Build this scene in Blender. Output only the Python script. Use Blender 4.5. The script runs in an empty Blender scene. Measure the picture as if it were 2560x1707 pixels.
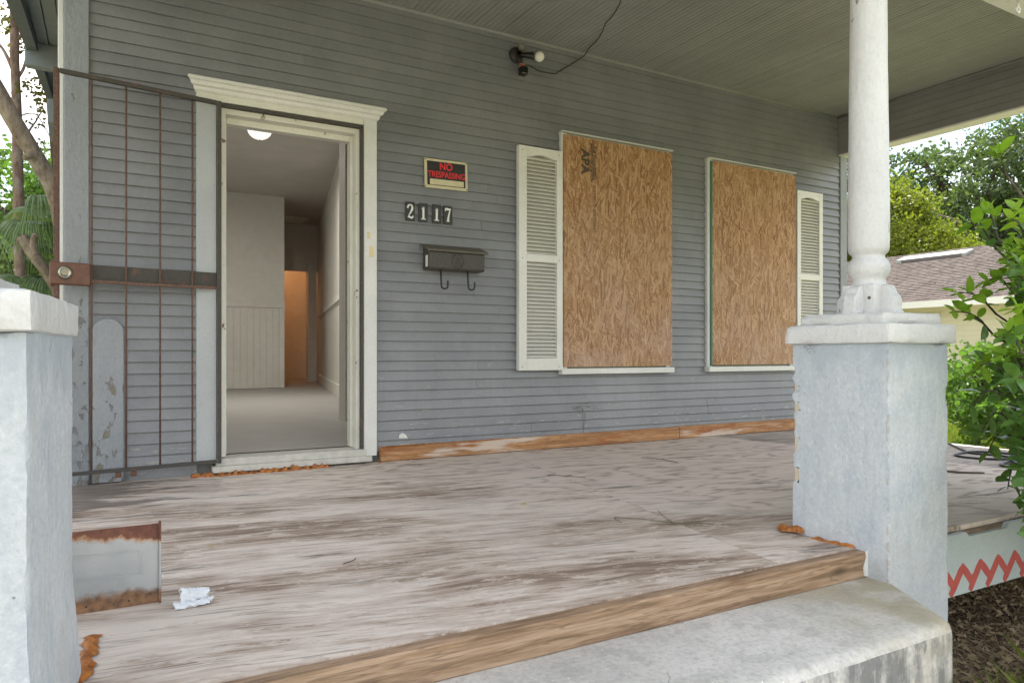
import bpy, math, random
import numpy as np
from mathutils import Vector, Matrix, noise as mnoise
R = math.radians
random.seed(7)
rng = np.random.default_rng(11)
scene = bpy.context.scene
COL = scene.collection

# ------------------------------------------------------------------ camera
cam_d = bpy.data.cameras.new('camera')
cam = bpy.data.objects.new('camera', cam_d); COL.objects.link(cam)
cam.location = (0, 0, .65)
cam.rotation_euler = (R(90), 0, R(-29.79))
cam_d.sensor_width = 36; cam_d.lens = 25.58; cam_d.shift_y = .01152
cam_d.clip_start = .02; cam_d.clip_end = 600
scene.camera = cam
# ------------------------------------------------------------------ light
SUN_AZ, SUN_EL = 32.0, 64.0      # degrees: azimuth from +Y towards +X, elevation
world = bpy.data.worlds.new('World'); scene.world = world; world.use_nodes = True
wn = world.node_tree; wn.nodes.clear()
sky = wn.nodes.new('ShaderNodeTexSky'); sky.sky_type = 'NISHITA'; sky.sun_disc = False
sky.sun_elevation = R(SUN_EL); sky.sun_rotation = R(SUN_AZ); sky.air_density = 1.2; sky.dust_density = 1.5; sky.ozone_density = 1.0
tc = wn.nodes.new('ShaderNodeTexCoord')
mp = wn.nodes.new('ShaderNodeMapping'); mp.inputs['Scale'].default_value = (1, 1, 2.2)
cn = wn.nodes.new('ShaderNodeTexNoise'); cn.inputs['Scale'].default_value = 2.6; cn.inputs['Detail'].default_value = 7; cn.inputs['Roughness'].default_value = .58
cr = wn.nodes.new('ShaderNodeValToRGB'); cr.color_ramp.elements[0].position = .41; cr.color_ramp.elements[1].position = .62
cmx = wn.nodes.new('ShaderNodeMix'); cmx.data_type = 'RGBA'
cmx.inputs['B'].default_value = (10.2, 9.8, 9.1, 1)
bg = wn.nodes.new('ShaderNodeBackground'); bg.inputs['Strength'].default_value = .085
wo = wn.nodes.new('ShaderNodeOutputWorld')
L = wn.links.new
L(tc.outputs['Generated'], mp.inputs['Vector']); L(mp.outputs['Vector'], cn.inputs['Vector']); L(cn.outputs['Fac'], cr.inputs['Fac'])
L(cr.outputs['Color'], cmx.inputs['Factor']); L(sky.outputs['Color'], cmx.inputs['A']); L(cmx.outputs['Result'], bg.inputs['Color']); L(bg.outputs['Background'], wo.inputs['Surface'])
sun_d = bpy.data.lights.new('sun', 'SUN'); sun_d.energy = 3.9; sun_d.angle = R(.53); sun_d.color = (1, .955, .88)
sun = bpy.data.objects.new('sun', sun_d); COL.objects.link(sun)
sv = Vector((math.sin(R(SUN_AZ)) * math.cos(R(SUN_EL)), math.cos(R(SUN_AZ)) * math.cos(R(SUN_EL)), math.sin(R(SUN_EL))))
sun.rotation_euler = sv.to_track_quat('Z', 'Y').to_euler(); sun.location = (0, 0, 30)
scene.view_settings.view_transform = 'Standard'; scene.view_settings.look = 'None'
scene.view_settings.gamma = 1; scene.view_settings.use_curve_mapping = False
scene.view_settings.exposure = 1.84
scene.render.engine = 'CYCLES'
scene.cycles.max_bounces = 8; scene.cycles.diffuse_bounces = 5; scene.cycles.glossy_bounces = 2; scene.cycles.transparent_max_bounces = 8
scene.cycles.sample_clamp_indirect = 6
scene.cycles.use_adaptive_sampling = True; scene.cycles.adaptive_threshold = .025
scene.cycles.use_denoising = True; scene.cycles.denoising_input_passes = 'RGB_ALBEDO_NORMAL'; scene.cycles.denoising_prefilter = 'NONE'

# ------------------------------------------------------------------ node helper
class NT:
    def __init__(s, name):
        s.m = bpy.data.materials.new(name); s.m.use_nodes = True
        s.t = s.m.node_tree; s.b = s.t.nodes['Principled BSDF']; s._p = None
    def n(s, t): return s.t.nodes.new(t)
    def l(s, a, b):
        if isinstance(a, (int, float)): b.default_value = a
        elif isinstance(a, (tuple, list)): b.default_value = (*a, 1) if len(b.default_value) == 4 and len(a) == 3 else a
        else: s.t.links.new(a, b)
    @property
    def pos(s):
        if not s._p: s._p = s.n('ShaderNodeNewGeometry').outputs['Position']
        return s._p
    def obj(s): return s.n('ShaderNodeTexCoord').outputs['Object']
    def rand(s): return s.n('ShaderNodeObjectInfo').outputs['Random']
    def map(s, v, scale=(1, 1, 1), rot=(0, 0, 0), loc=(0, 0, 0)):
        k = s.n('ShaderNodeMapping'); k.inputs['Scale'].default_value = scale; k.inputs['Rotation'].default_value = rot; k.inputs['Location'].default_value = loc
        s.l(v, k.inputs['Vector']); return k.outputs['Vector']
    def noise(s, v, scale, detail=4, rough=.55, dist=0, col=False):
        k = s.n('ShaderNodeTexNoise'); s.l(v, k.inputs['Vector']); k.inputs['Scale'].default_value = scale
        k.inputs['Detail'].default_value = min(detail, 5); k.inputs['Roughness'].default_value = rough; k.inputs['Distortion'].default_value = dist
        return k.outputs['Color' if col else 'Fac']
    def vor(s, v, scale, out='Color', feature='F1', rand=1, metric=None):
        k = s.n('ShaderNodeTexVoronoi'); s.l(v, k.inputs['Vector']); k.inputs['Scale'].default_value = scale; k.feature = feature
        if metric: k.distance = metric
        k.inputs['Randomness'].default_value = rand; return k.outputs[out]
    def ramp(s, f, stops, interp='LINEAR'):
        k = s.n('ShaderNodeValToRGB'); s.l(f, k.inputs['Fac']); e = k.color_ramp.elements; k.color_ramp.interpolation = interp
        while len(e) < len(stops): e.new(.5)
        for i, (p, c) in enumerate(stops):
            e[i].position = p; e[i].color = (c, c, c, 1) if isinstance(c, (int, float)) else (*c, 1)
        return k.outputs['Color']
    def mix(s, f, a, b, blend='MIX'):
        k = s.n('ShaderNodeMix'); k.data_type = 'RGBA'; k.blend_type = blend
        s.l(f, k.inputs['Factor']); s.l(a, k.inputs['A']); s.l(b, k.inputs['B']); return k.outputs['Result']
    def math(s, op, a, b=0, c=None, clamp=False):
        k = s.n('ShaderNodeMath'); k.operation = op; k.use_clamp = clamp; s.l(a, k.inputs[0]); s.l(b, k.inputs[1])
        if c is not None: s.l(c, k.inputs[2])
        return k.outputs[0]
    def sep(s, v):
        k = s.n('ShaderNodeSeparateXYZ'); s.l(v, k.inputs[0]); return k.outputs
    def vadd(s, a, b, scale=1.):
        k = s.n('ShaderNodeVectorMath'); k.operation = 'MULTIPLY_ADD'; s.l(b, k.inputs[0]); k.inputs[1].default_value = (scale,) * 3; s.l(a, k.inputs[2]); return k.outputs[0]
    def bump(s, h, strength=.5, dist=.01, normal=None):
        k = s.n('ShaderNodeBump'); s.l(h, k.inputs['Height']); k.inputs['Strength'].default_value = strength; k.inputs['Distance'].default_value = dist
        if normal is not None: s.l(normal, k.inputs['Normal'])
        return k.outputs['Normal']
    def out(s, color, rough=.6, normal=None, metal=0, spec=.5):
        s.l(color, s.b.inputs['Base Color']); s.l(rough, s.b.inputs['Roughness']); s.l(metal, s.b.inputs['Metallic'])
        s.b.inputs['Specular IOR Level'].default_value = spec
        if normal is not None: s.l(normal, s.b.inputs['Normal'])
        return s.m

M = {}
def painted(name, c0, c1, chip, amount=.66, scale=14, bump=.25, stretch=(1, 1, 1), rough=.6, low=None, tone=.0, chipsoft=.02, lump=0):
    """paint film with tonal drift, flaking chips and fine relief"""
    t = NT(name); p = t.pos
    big = t.noise(p, 1.7, 4, .6); fine = t.noise(t.map(p, stretch), 60, 4, .6)
    col = t.mix(t.ramp(big, [(.35, 0), (.65, 1)]), c0, c1)
    mot = t.noise(p, 9, 5, .65)
    fs_ = t.noise(p, 85, 3, .7); col = t.mix(t.ramp(fs_, [(.36, .20), (.5, 0)]), col, tuple(c * .62 for c in c0))
    col = t.mix(t.ramp(mot, [(.3, .22), (.55, 0)]), col, tuple(c * .72 for c in c0))
    if name == 'siding_paint':
        drip = t.noise(t.map(p, (26, 1, .9)), 1.4, 4, .6); col = t.mix(t.ramp(drip, [(.55, 0), (.72, .30)]), col, (.20, .195, .18))
        spk = t.math('MULTIPLY', t.ramp(t.vor(p, 15, 'Distance'), [(0, 1), (.045, 0)]), t.ramp(t.noise(p, 2.3, 2), [(.50, 0), (.56, 1)])); col = t.mix(t.math('MULTIPLY', spk, .5), col, (.55, .55, .53))
    if tone:
        rv = t.math('MULTIPLY_ADD', t.rand(), tone * 2, 1 - tone)
        col = t.mix(1, col, rv, 'MULTIPLY')
    cn_ = t.noise(t.map(p, stretch), scale, 8, .68)
    thr = amount
    if low:   # more flaking towards splash-prone lower boards
        z = t.sep(p)[2]; mr = t.math('SUBTRACT', 1, t.math('DIVIDE', z, low), clamp=True)
        cn_ = t.math('MULTIPLY_ADD', mr, .13, cn_)
    mask = t.ramp(cn_, [(thr, 0), (thr + chipsoft, 1)])
    ch = t.mix(t.noise(p, 33, 3), chip, tuple(c * .55 for c in chip))
    col = t.mix(mask, col, ch)
    h = t.math('SUBTRACT', t.math('MULTIPLY', fine, .35), mask)
    if lump: h = t.math('MULTIPLY_ADD', t.noise(t.map(p, (1, 1, .5)), 42, 4, .6), lump, h)
    M[name] = t.out(col, rough, t.bump(h, bump, .004)); return t
painted('siding_paint', (.205, .215, .232), (.264, .274, .292), (.42, .41, .39), .70, 30, .35, (.35, 1, 1.6), .42, .75, .045)
painted('corner_paint', (.25, .275, .305), (.31, .335, .36), (.27, .26, .235), .655, 17, 1.0, (1.4, 1.4, .8), .6, 1.7, lump=1.5, chipsoft=.06)
painted('picket_paint', (.28, .31, .345), (.34, .36, .39), (.27, .25, .205), .65, 15, 1.0, (1.4, 1.4, .7), .6, 1.2, lump=1.5, chipsoft=.06)
painted('ceiling_paint', (.27, .287, .278), (.32, .336, .325), (.42, .42, .40), .74, 40, .3, (1.6, .25, 1), .6, None, .04)
painted('beam_paint', (.23, .23, .235), (.265, .265, .27), (.3, .3, .3), .74, 40, .2, (1, .3, 1), .6, None, .03)
painted('white_trim', (.68, .69, .67), (.78, .78, .755), (.33, .27, .2), .71, 24, .4, (1.2, 1.2, .6), .45)
painted('jamb_paint', (.66, .66, .58), (.77, .765, .70), (.30, .20, .14), .655, 17, .7, (1, 1, .7), .5)
painted('casing_gray', (.44, .47, .49), (.50, .525, .54), (.34, .35, .35), .73, 40, .4, (1, 1, 1), .55)
painted('column_white', (.57, .575, .58), (.645, .65, .65), (.30, .30, .28), .655, 9, .8, (1, 1, .6), .42, lump=1.4)
painted('cap_white', (.57, .575, .58), (.665, .67, .67), (.40, .40, .34), .72, 12, 1.0, (1, 1, 1), .55, lump=1.3)
painted('skirt_paint', (.40, .46, .46), (.47, .53, .53), (.22, .18, .13), .69, 12, .6, (.6, 1, 1.5), .6)
painted('plastic_shutter', (.72, .72, .68), (.79, .79, .745), (.52, .50, .42), .72, 20, .15, (1, 1, 1), .42)
painted('interior_wall', (.70, .69, .64), (.74, .73, .69), (.6, .59, .55), .8, 5, .08, (1, 1, 1), .7)
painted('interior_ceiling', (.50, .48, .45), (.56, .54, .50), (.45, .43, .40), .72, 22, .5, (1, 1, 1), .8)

t = NT('siding_dark'); M['shadow_board'] = t.out((.16, .16, .16), .9)

def stucco():
    t = NT('stucco'); p = t.pos
    big = t.noise(p, 3.2, 5, .62); mid = t.noise(t.map(p, (1, 1, .45)), 11, 6, .65); fine = t.noise(p, 120, 5, .7)
    col = t.mix(t.ramp(big, [(.3, 0), (.7, 1)]), (.50, .54, .59), (.62, .64, .66))
    col = t.mix(t.ramp(mid, [(.36, .55), (.50, 0)]), col, (.43, .49, .56))
    col = t.mix(t.ramp(mid, [(.58, 0), (.70, .5)]), col, (.70, .71, .70))
    gr_ = t.noise(p, 75, 3, .7); col = t.mix(t.ramp(gr_, [(.36, .30), (.5, 0)]), col, (.36, .40, .45)); col = t.mix(t.ramp(gr_, [(.55, 0), (.68, .30)]), col, (.78, .79, .79))
    brush = t.noise(t.map(p, (40, 40, 3)), 1.2, 3, .6); col = t.mix(t.ramp(brush, [(.36, .22), (.5, 0)]), col, (.40, .44, .49))
    pits = t.ramp(t.vor(p, 26, 'Distance'), [(.0, 1), (.075, 0)])
    pits = t.math('MULTIPLY', pits, t.ramp(t.noise(p, 5, 2), [(.50, 0), (.54, 1)]))
    col = t.mix(t.math('MULTIPLY', pits, .75), col, (.14, .14, .14))
    sx = t.sep(p)
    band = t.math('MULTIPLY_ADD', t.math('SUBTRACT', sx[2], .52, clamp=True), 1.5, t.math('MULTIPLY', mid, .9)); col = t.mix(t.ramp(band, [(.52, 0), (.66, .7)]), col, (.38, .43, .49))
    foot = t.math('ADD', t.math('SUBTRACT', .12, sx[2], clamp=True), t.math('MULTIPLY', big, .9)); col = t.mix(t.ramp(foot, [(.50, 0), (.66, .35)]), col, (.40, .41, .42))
    arr = t.math('MAXIMUM', t.math('ABSOLUTE', t.math('SUBTRACT', sx[0], 2.205)), t.math('ABSOLUTE', t.math('SUBTRACT', sx[1], 1.424)))
    worn = t.math('MULTIPLY', t.math('LESS_THAN', arr, .0075), t.ramp(t.noise(p, 55, 4, .65), [(.50, 0), (.56, 1)])); col = t.mix(t.math('MULTIPLY', worn, .45), col, (.36, .29, .24))
    ck = t.vor(t.vadd(p, t.noise(p, 6, 4, .6, col=True), .25), 2.3, 'Distance', 'DISTANCE_TO_EDGE')
    crack = t.math('MULTIPLY', t.ramp(ck, [(0, 1), (.004, 0)]), t.ramp(t.noise(p, 2.1, 2), [(.60, 0), (.63, 1)]))
    col = t.mix(t.math('MULTIPLY', crack, .35), col, (.22, .2, .19))
    lump = t.noise(p, 20, 4, .6); h = t.math('ADD', t.math('ADD', t.math('MULTIPLY', fine, .45), t.math('MULTIPLY', lump, .9)), t.math('MULTIPLY', mid, 1.2))
    h = t.math('SUBTRACT', h, t.math('ADD', pits, crack))
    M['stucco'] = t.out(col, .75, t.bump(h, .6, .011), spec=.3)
stucco()

def deck(name, gray=False, shift=0.):
    """weathered plywood: raised grain, worn white paint and, towards the back right, flaking pinkish paint over ring figure"""
    t = NT(name); p0 = t.map(t.pos, (1, 1, 1), (0, 0, R(9.5)), (shift, shift * .7, 0))
    p = t.vadd(p0, t.noise(t.map(p0, (1.0, 2.0, 1)), 1.25, 3, .5, col=True), .15)
    gA = t.noise(t.map(p, (3.4, 30, 1)), 1.5, 5, .70); gB = t.noise(t.map(p, (1.5, 9, 1)), 1.6, 5, .72); wide = t.noise(t.map(p0, (.6, 1.7, 1)), 1.15, 3, .55)
    v = t.math('ADD', t.math('MULTIPLY_ADD', gA, .36, t.math('MULTIPLY', gB, .38)), t.math('MULTIPLY', wide, .73))
    d = -.03 if gray else .006
    col = t.ramp(v, [(.615 + d, (.235, .172, .13)), (.665 + d, (.41, .325, .26)), (.715 + d, (.54, .455, .39)), (.79 + d, (.68, .60, .53))])
    if gray: col = t.mix(.55, col, t.ramp(gA, [(.35, (.16, .145, .13)), (.6, (.42, .40, .38))]))
    br = t.ramp(t.noise(t.map(p0, (1, 2.8, 1), loc=(3, 8, 0)), 1.5, 4, .62), [(.54, 0), (.68, .5)]); col = t.mix(br, col, (.26, .175, .12))
    cr1 = t.noise(t.map(p, (.5, 36, 1)), 1.5, 3, .5); ridge = t.math('ABSOLUTE', t.math('SUBTRACT', cr1, .5))
    crk = t.math('MULTIPLY', t.ramp(ridge, [(0, 1), (.014, .7), (.03, 0)]), t.ramp(t.noise(t.map(p, (1.3, 6, 1)), 2, 3), [(.50, 0), (.62, 1)]))
    col = t.mix(t.math('MULTIPLY', crk, .7), col, (.10, .072, .058))
    kn = t.vor(t.map(p0, (1, 2.6, 1)), 1.25, 'Distance'); knot = t.math('MULTIPLY', t.ramp(kn, [(.0, 1), (.05, .9), (.09, 0)]), t.math('MULTIPLY_ADD', t.math('SINE', t.math('MULTIPLY', kn, 330)), .45, .55))
    col = t.mix(t.math('MULTIPLY', knot, .6), col, (.17, .09, .06))
    fp = t.noise(t.map(p, (3.2, 10, 1), loc=(1, 5, 0)), 2.0, 5, .78); col = t.mix(t.ramp(fp, [(.56, 0), (.58, .6)]), col, (.69, .61, .535))
    fd = t.noise(t.map(p, (2.6, 11, 1), loc=(8, 3, 0)), 2.1, 5, .78); col = t.mix(t.ramp(fd, [(.585, 0), (.605, .40)]), col, (.31, .24, .185))
    h = t.math('ADD', v, t.math('MULTIPLY', fp, .4))
    sx = t.sep(t.pos)
    if not gray:
        # painted area
        r = t.noise(t.map(p0, (.9, 2.2, 1), loc=(4.3, 1.1, 0)), 1.1, 3, .45)
        ring = t.math('POWER', t.math('MULTIPLY_ADD', t.math('SINE', t.math('MULTIPLY', r, 72)), .5, .5), 3.5)
        fl = t.noise(t.map(p, (2.0, 8, 1)), 2.6, 5, .7)
        pc_ = t.mix(t.ramp(fl, [(.35, 0), (.65, 1)]), (.66, .56, .49), (.74, .65, .575))
        pc_ = t.mix(t.math('MULTIPLY', t.math('MULTIPLY', ring, t.ramp(fl, [(.44, 1), (.58, .15)])), .70), pc_, (.27, .215, .175))
        bare = t.ramp(t.noise(t.map(p, (1.9, 7, 1), loc=(7, 2, 0)), 2.0, 5, .78), [(.625, 0), (.64, .5)])
        pc_ = t.mix(bare, pc_, t.ramp(gA, [(.35, (.24, .20, .17)), (.65, (.43, .385, .35))]))
        m = t.math('ADD', t.math('MULTIPLY', sx[0], .30), t.math('MULTIPLY', sx[1], .34))     # 1.3 .. 3.3
        m = t.math('ADD', t.math('MULTIPLY', m, .5), t.math('MULTIPLY', t.math('ADD', fl, wide), .55))
        mask = t.ramp(t.math('SUBTRACT', m, 1.0), [(.27, 0), (.35, 1)])
        col = t.mix(mask, col, pc_)
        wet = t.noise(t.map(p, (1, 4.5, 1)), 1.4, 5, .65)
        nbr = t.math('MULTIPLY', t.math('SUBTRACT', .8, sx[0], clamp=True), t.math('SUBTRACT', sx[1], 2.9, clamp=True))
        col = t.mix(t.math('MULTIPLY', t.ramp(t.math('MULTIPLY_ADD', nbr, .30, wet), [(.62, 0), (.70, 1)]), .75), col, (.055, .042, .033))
    spots = t.ramp(t.vor(p0, 9, 'Distance'), [(0, 1), (.03, 0)]); col = t.mix(t.math('MULTIPLY', spots, .6), col, (.06, .05, .045))
    M[name] = t.out(col, .78, t.bump(h, .7, .008), spec=.3)
deck('deck_weathered'); deck('deck_back', False, 3.1); deck('deck_painted', False, 6.3); deck('deck_gray', True, 2.0)

def lumber(name, a, b, c, axis=0, stain=(.30, .10, .03), wash=0.):
    t = NT(name); p = t.pos
    sc = [14, 14, 14]; sc[axis] = .9
    g = t.noise(t.map(p, sc), 3, 7, .62, .4); f = t.noise(t.map(p, [s * 5 for s in sc]), 2, 4, .6)
    m = t.math('ADD', t.math('MULTIPLY', g, .7), t.math('MULTIPLY', f, .3))
    col = t.ramp(m, [(.38, a), (.5, b), (.60, c)])
    rl_ = t.math('ABSOLUTE', t.math('SUBTRACT', t.noise(t.map(p, [q * 1.6 for q in sc]), 3, 2, .5), .5)); col = t.mix(t.math('MULTIPLY', t.ramp(rl_, [(0, 1), (.02, .6), (.04, 0)]), .5), col, tuple(x * .55 for x in a))
    ks = [6, 6, 6]; ks[axis] = 2.2
    kn = t.vor(t.map(p, ks), .9, 'Distance'); knot = t.ramp(kn, [(0, 1), (.06, .9), (.12, 0)])
    col = t.mix(t.math('MULTIPLY', knot, .75), col, tuple(x * .35 for x in a))
    st = t.ramp(t.noise(t.map(p, (1.2, 3, 5)), 3, 5, .6), [(.56, 0), (.68, .8)]); col = t.mix(st, col, stain)
    if wash: col = t.mix(t.math('MULTIPLY', t.ramp(t.noise(t.map(p, (.8, 3, 7)), 2.6, 4, .6), [(.52, 0), (.62, 1)]), wash), col, (.66, .58, .5))
    M[name] = t.out(col, .6, t.bump(m, .5, .004), spec=.35)
lumber('lumber_red', (.30, .14, .055), (.43, .22, .095), (.55, .32, .16), 0, (.33, .10, .025), .8)
lumber('lumber_tan', (.19, .12, .072), (.32, .21, .13), (.42, .295, .20), 0, (.19, .10, .055))
lumber('bare_wood', (.13, .09, .06), (.25, .18, .12), (.36, .27, .19), 0, (.15, .1, .06))

def osb():
    t = NT('strand_board'); p = t.pos
    P = t.map(p, (1, 0, 1))
    lay = None
    for a, k, loc, sc in ((0, 1.12, (0, 0, 0), (74, 1, 10)), (24, 1, (5.3, 0, 2.7), (80, 1, 11)), (-30, 1, (9.1, 0, 7.7), (84, 1, 12)), (62, .93, (3.1, 0, 4.2), (90, 1, 13)), (-8, 1.05, (7.4, 0, 1.9), (98, 1, 11))):
        q = t.map(t.map(P, (1, 1, 1), (0, R(a), 0), loc), sc)
        fs = t.sep(t.vor(q, 1, 'Color', metric='CHEBYCHEV', rand=.9)); gr = t.noise(t.map(q, (2.6, 1, .5)), 1.0, 3, .6)
        val = t.math('ADD', t.math('MULTIPLY', fs[1], .60), t.math('MULTIPLY', gr, .40)); pri = t.math('MULTIPLY', fs[2], k)
        if lay is None: lay, best = val, pri
        else:
            lay = t.mix(t.math('GREATER_THAN', pri, best), lay, val); best = t.math('MAXIMUM', pri, best)
    col = t.ramp(lay, [(.18, (.23, .105, .042)), (.38, (.345, .185, .082)), (.56, (.42, .245, .12)), (.80, (.53, .35, .20))])
    dk = t.ramp(t.noise(t.map(P, (26, 1, 12), (0, .5, 0)), 1.7, 5, .6), [(.64, 0), (.72, .5)])
    col = t.mix(dk, col, (.16, .065, .02))
    z = t.sep(p)[2]
    grey = t.math('MULTIPLY', t.ramp(t.noise(P, 2.2, 4), [(.4, .2), (.65, .8)]), t.ramp(t.math('DIVIDE', z, 2.2), [(.25, .95), (.78, .08)]))
    col = t.mix(grey, col, t.mix(lay, (.33, .20, .14), (.60, .45, .36)))
    M['strand_board'] = t.out(col, .7, t.bump(lay, .5, .004), spec=.3)
osb()

def iron(name, rust=.5):
    t = NT(name); p = t.pos
    n_ = t.noise(p, 14, 6, .65); f = t.noise(p, 150, 3, .7)
    k = t.ramp(n_, [(rust - .05, 0), (rust + .06, 1)])
    ru = t.ramp(f, [(.3, (.075, .045, .035)), (.55, (.15, .088, .066)), (.75, (.26, .17, .13))])
    bl = t.mix(f, (.03, .028, .026), (.12, .11, .10))
    M[name] = t.out(t.mix(k, bl, ru), .75, t.bump(f, .6, .003), spec=.4)
iron('iron_black', .62); iron('iron_rust', .36)
t = NT('rust_smooth'); f = t.noise(t.pos, 30, 5, .6); M['rust_smooth'] = t.out(t.ramp(f, [(.3, (.10, .042, .026)), (.7, (.175, .075, .045))]), .5, t.bump(t.noise(t.pos, 200, 2), .3, .002))
def galv():
    t = NT('galvanized'); p = t.pos; z = t.sep(p)[2]; x = t.sep(p)[0]
    lines = t.math('SINE', t.math('MULTIPLY', z, 1900)); n_ = t.noise(p, 22, 6, .65); sp = t.noise(p, 7, 3)
    base = t.ramp(sp, [(.3, (.33, .355, .375)), (.7, (.47, .49, .50))])
    top = t.ramp(t.math('ADD', t.math('ADD', z, t.math('MULTIPLY', x, .16)), t.math('MULTIPLY', t.math('SUBTRACT', n_, .5), .06)), [(.186, 0), (.192, 1)])
    botm = t.ramp(t.math('ADD', z, t.math('MULTIPLY', t.math('SUBTRACT', n_, .5), .05)), [(.030, 1), (.048, 0)])
    halo = t.ramp(t.math('ADD', t.math('ADD', z, t.math('MULTIPLY', x, .16)), t.math('MULTIPLY', t.math('SUBTRACT', n_, .5), .06)), [(.176, 0), (.19, 1)])
    base = t.mix(halo, base, (.40, .19, .07))
    rust = t.ramp(t.noise(p, 60, 4), [(.3, (.12, .045, .03)), (.7, (.20, .08, .05))])
    brn = t.ramp(t.noise(p, 45, 5), [(.3, (.09, .05, .03)), (.7, (.30, .16, .08))])
    c = t.mix(top, base, rust); c = t.mix(botm, c, brn)
    rm = t.math('MAXIMUM', top, botm)
    M['galvanized'] = t.out(c, t.math('MULTIPLY_ADD', rm, .3, .42), t.bump(lines, .12, .001), t.math('MULTIPLY_ADD', rm, -.5, .5))
galv()

def concrete():
    for name in ('concrete', 'concrete_riser'):
        t = NT(name); p = t.pos
        big = t.noise(p, 2.4, 5, .6); f = t.noise(p, 70, 5, .7); mid = t.noise(p, 12, 6, .65)
        col = t.ramp(big, [(.3, (.50, .485, .45)), (.7, (.66, .64, .60))])
        col = t.mix(t.ramp(mid, [(.35, .45), (.52, 0)]), col, (.33, .325, .30))
        col = t.mix(t.ramp(f, [(.38, .32), (.50, 0)]), col, (.25, .25, .24)); col = t.mix(t.ramp(f, [(.56, 0), (.66, .22)]), col, (.80, .79, .76))
        sp = t.ramp(t.vor(p, 34, 'Distance'), [(.05, 1), (.12, 0)])
        sp = t.math('MULTIPLY', sp, t.ramp(t.noise(p, 8, 3), [(.5, 0), (.58, 1)])); col = t.mix(sp, col, (.80, .80, .78))
        sx = t.sep(p)
        moss = t.math('MULTIPLY', t.ramp(t.noise(p, 4, 4), [(.42, 0), (.6, 1)]), t.ramp(t.math('SUBTRACT', sx[0], 1.6), [(0, 0), (.4, .7)])); col = t.mix(moss, col, (.33, .285, .17))
        if name == 'concrete_riser':
            st = t.noise(t.map(p, (1, 1, .35)), 13, 8, .72)
            col = t.mix(t.ramp(st, [(.42, .75), (.60, .05)]), col, (.10, .105, .105))
        ck = t.vor(t.vadd(p, t.noise(p, 9, 4, .6, col=True), .16), 1.25, 'Distance', 'DISTANCE_TO_EDGE')
        crack = t.math('MULTIPLY', t.ramp(ck, [(0, 1), (.0035, 0)]), t.math('LESS_THAN', t.sep(p)[0], 1.15)); col = t.mix(t.math('MULTIPLY', crack, .6), col, (.13, .12, .11))
        M[name] = t.out(col, .85, t.bump(t.math('SUBTRACT', t.math('ADD', f, mid), crack), .55, .006), spec=.25)
concrete()
t = NT('foam'); f = t.noise(t.pos, 45, 4); M['foam'] = t.out(t.ramp(f, [(.3, (.20, .055, .01)), (.6, (.44, .155, .025)), (.8, (.60, .30, .09))]), .55, t.bump(t.noise(t.pos, 80, 4), .6, .006))
def plain(name, c, rough=.6, metal=0, var=.12, scale=30, bump=.2, spec=.5):
    t = NT(name); f = t.noise(t.pos, scale, 4)
    M[name] = t.out(t.mix(f, tuple(x * (1 - var) for x in c), tuple(min(1, x * (1 + var)) for x in c)), rough, t.bump(f, bump, .002), metal, spec); return t
plain('brick', (.42, .16, .085), .9, var=.3); plain('plaster_raw', (.58, .50, .36), .9, var=.25)
plain('mail_metal', (.078, .074, .066), .6, .3, .6, 90, .6); plain('mail_lid', (.15, .135, .105), .6, .3, .4, 60, .4)
plain('hook_iron', (.03, .03, .029), .5); plain('tile_black', (.028, .030, .032), .5, var=.3); plain('tile_white', (.80, .80, .78), .5)
plain('sign_black', (.018, .018, .018), .45); plain('sign_gold', (.60, .55, .36), .5, var=.2); plain('sign_red', (.72, .028, .035), .45)
plain('red_paint', (.46, .085, .07), .7, var=.25); plain('cable_black', (.022, .022, .024), .45); plain('wire_brown', (.035, .026, .02), .6)
plain('copper', (.55, .20, .10), .4, .3); plain('bulb_glass', (.86, .85, .78), .22, var=.02); plain('sensor_black', (.012, .012, .012), .18)
plain('socket_gray', (.26, .25, .21), .4, .4); plain('lock_steel', (.46, .45, .39), .3, .85); plain('paper', (.72, .75, .78), .7, var=.12, scale=60)
plain('twig', (.11, .085, .06), .9); plain('twig_green', (.16, .16, .10), .9); plain('interior_floor', (.36, .35, .335), .6, var=.14, scale=5)
plain('vinyl', (.56, .53, .39), .55, var=.04); plain('neighbor_white', (.78, .78, .75), .5, var=.05); plain('curtain', (.34, .35, .32), .9)
plain('roof_dark', (.14, .125, .12), .9); plain('stamp_ink', (.075, .06, .035), .8); plain('green_strip', (.03, .17, .12), .5); plain('screw', (.30, .27, .2), .4, .6)
plain('wood_trim_dirty', (.56, .55, .50), .7, var=.3, scale=20); plain('eave_paint', (.115, .135, .155), .7, var=.25, scale=12); plain('eave_light', (.21, .245, .265), .7, var=.2, scale=12)
plain('web_chip', (.74, .74, .72), .8); plain('louvre_back_shade', (.34, .32, .26), .8); plain('strike', (.62, .52, .30), .4, .3)
t = NT('shingle'); rv = t.vor(t.map(t.pos, (1, 3.2, 2.4)), 2.6, 'Color'); s_ = t.sep(rv)
M['shingle'] = t.out(t.mix(t.math('MULTIPLY', t.noise(t.pos, 30, 3), 1), t.ramp(s_[0], [(.1, (.065, .053, .048)), (.9, (.135, .112, .102))]), (.105, .088, .08)), .95, spec=.15)
t = NT('window_glass'); M['window_glass'] = t.out((.10, .11, .11), .06, spec=.8)
def emis(name, c, s):
    t = NT(name); t.out(c, .4); t.l(c, t.b.inputs['Emission Color']); t.b.inputs['Emission Strength'].default_value = s; M[name] = t.m
emis('lamp_glass', (1, .95, .86), .26)

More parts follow.
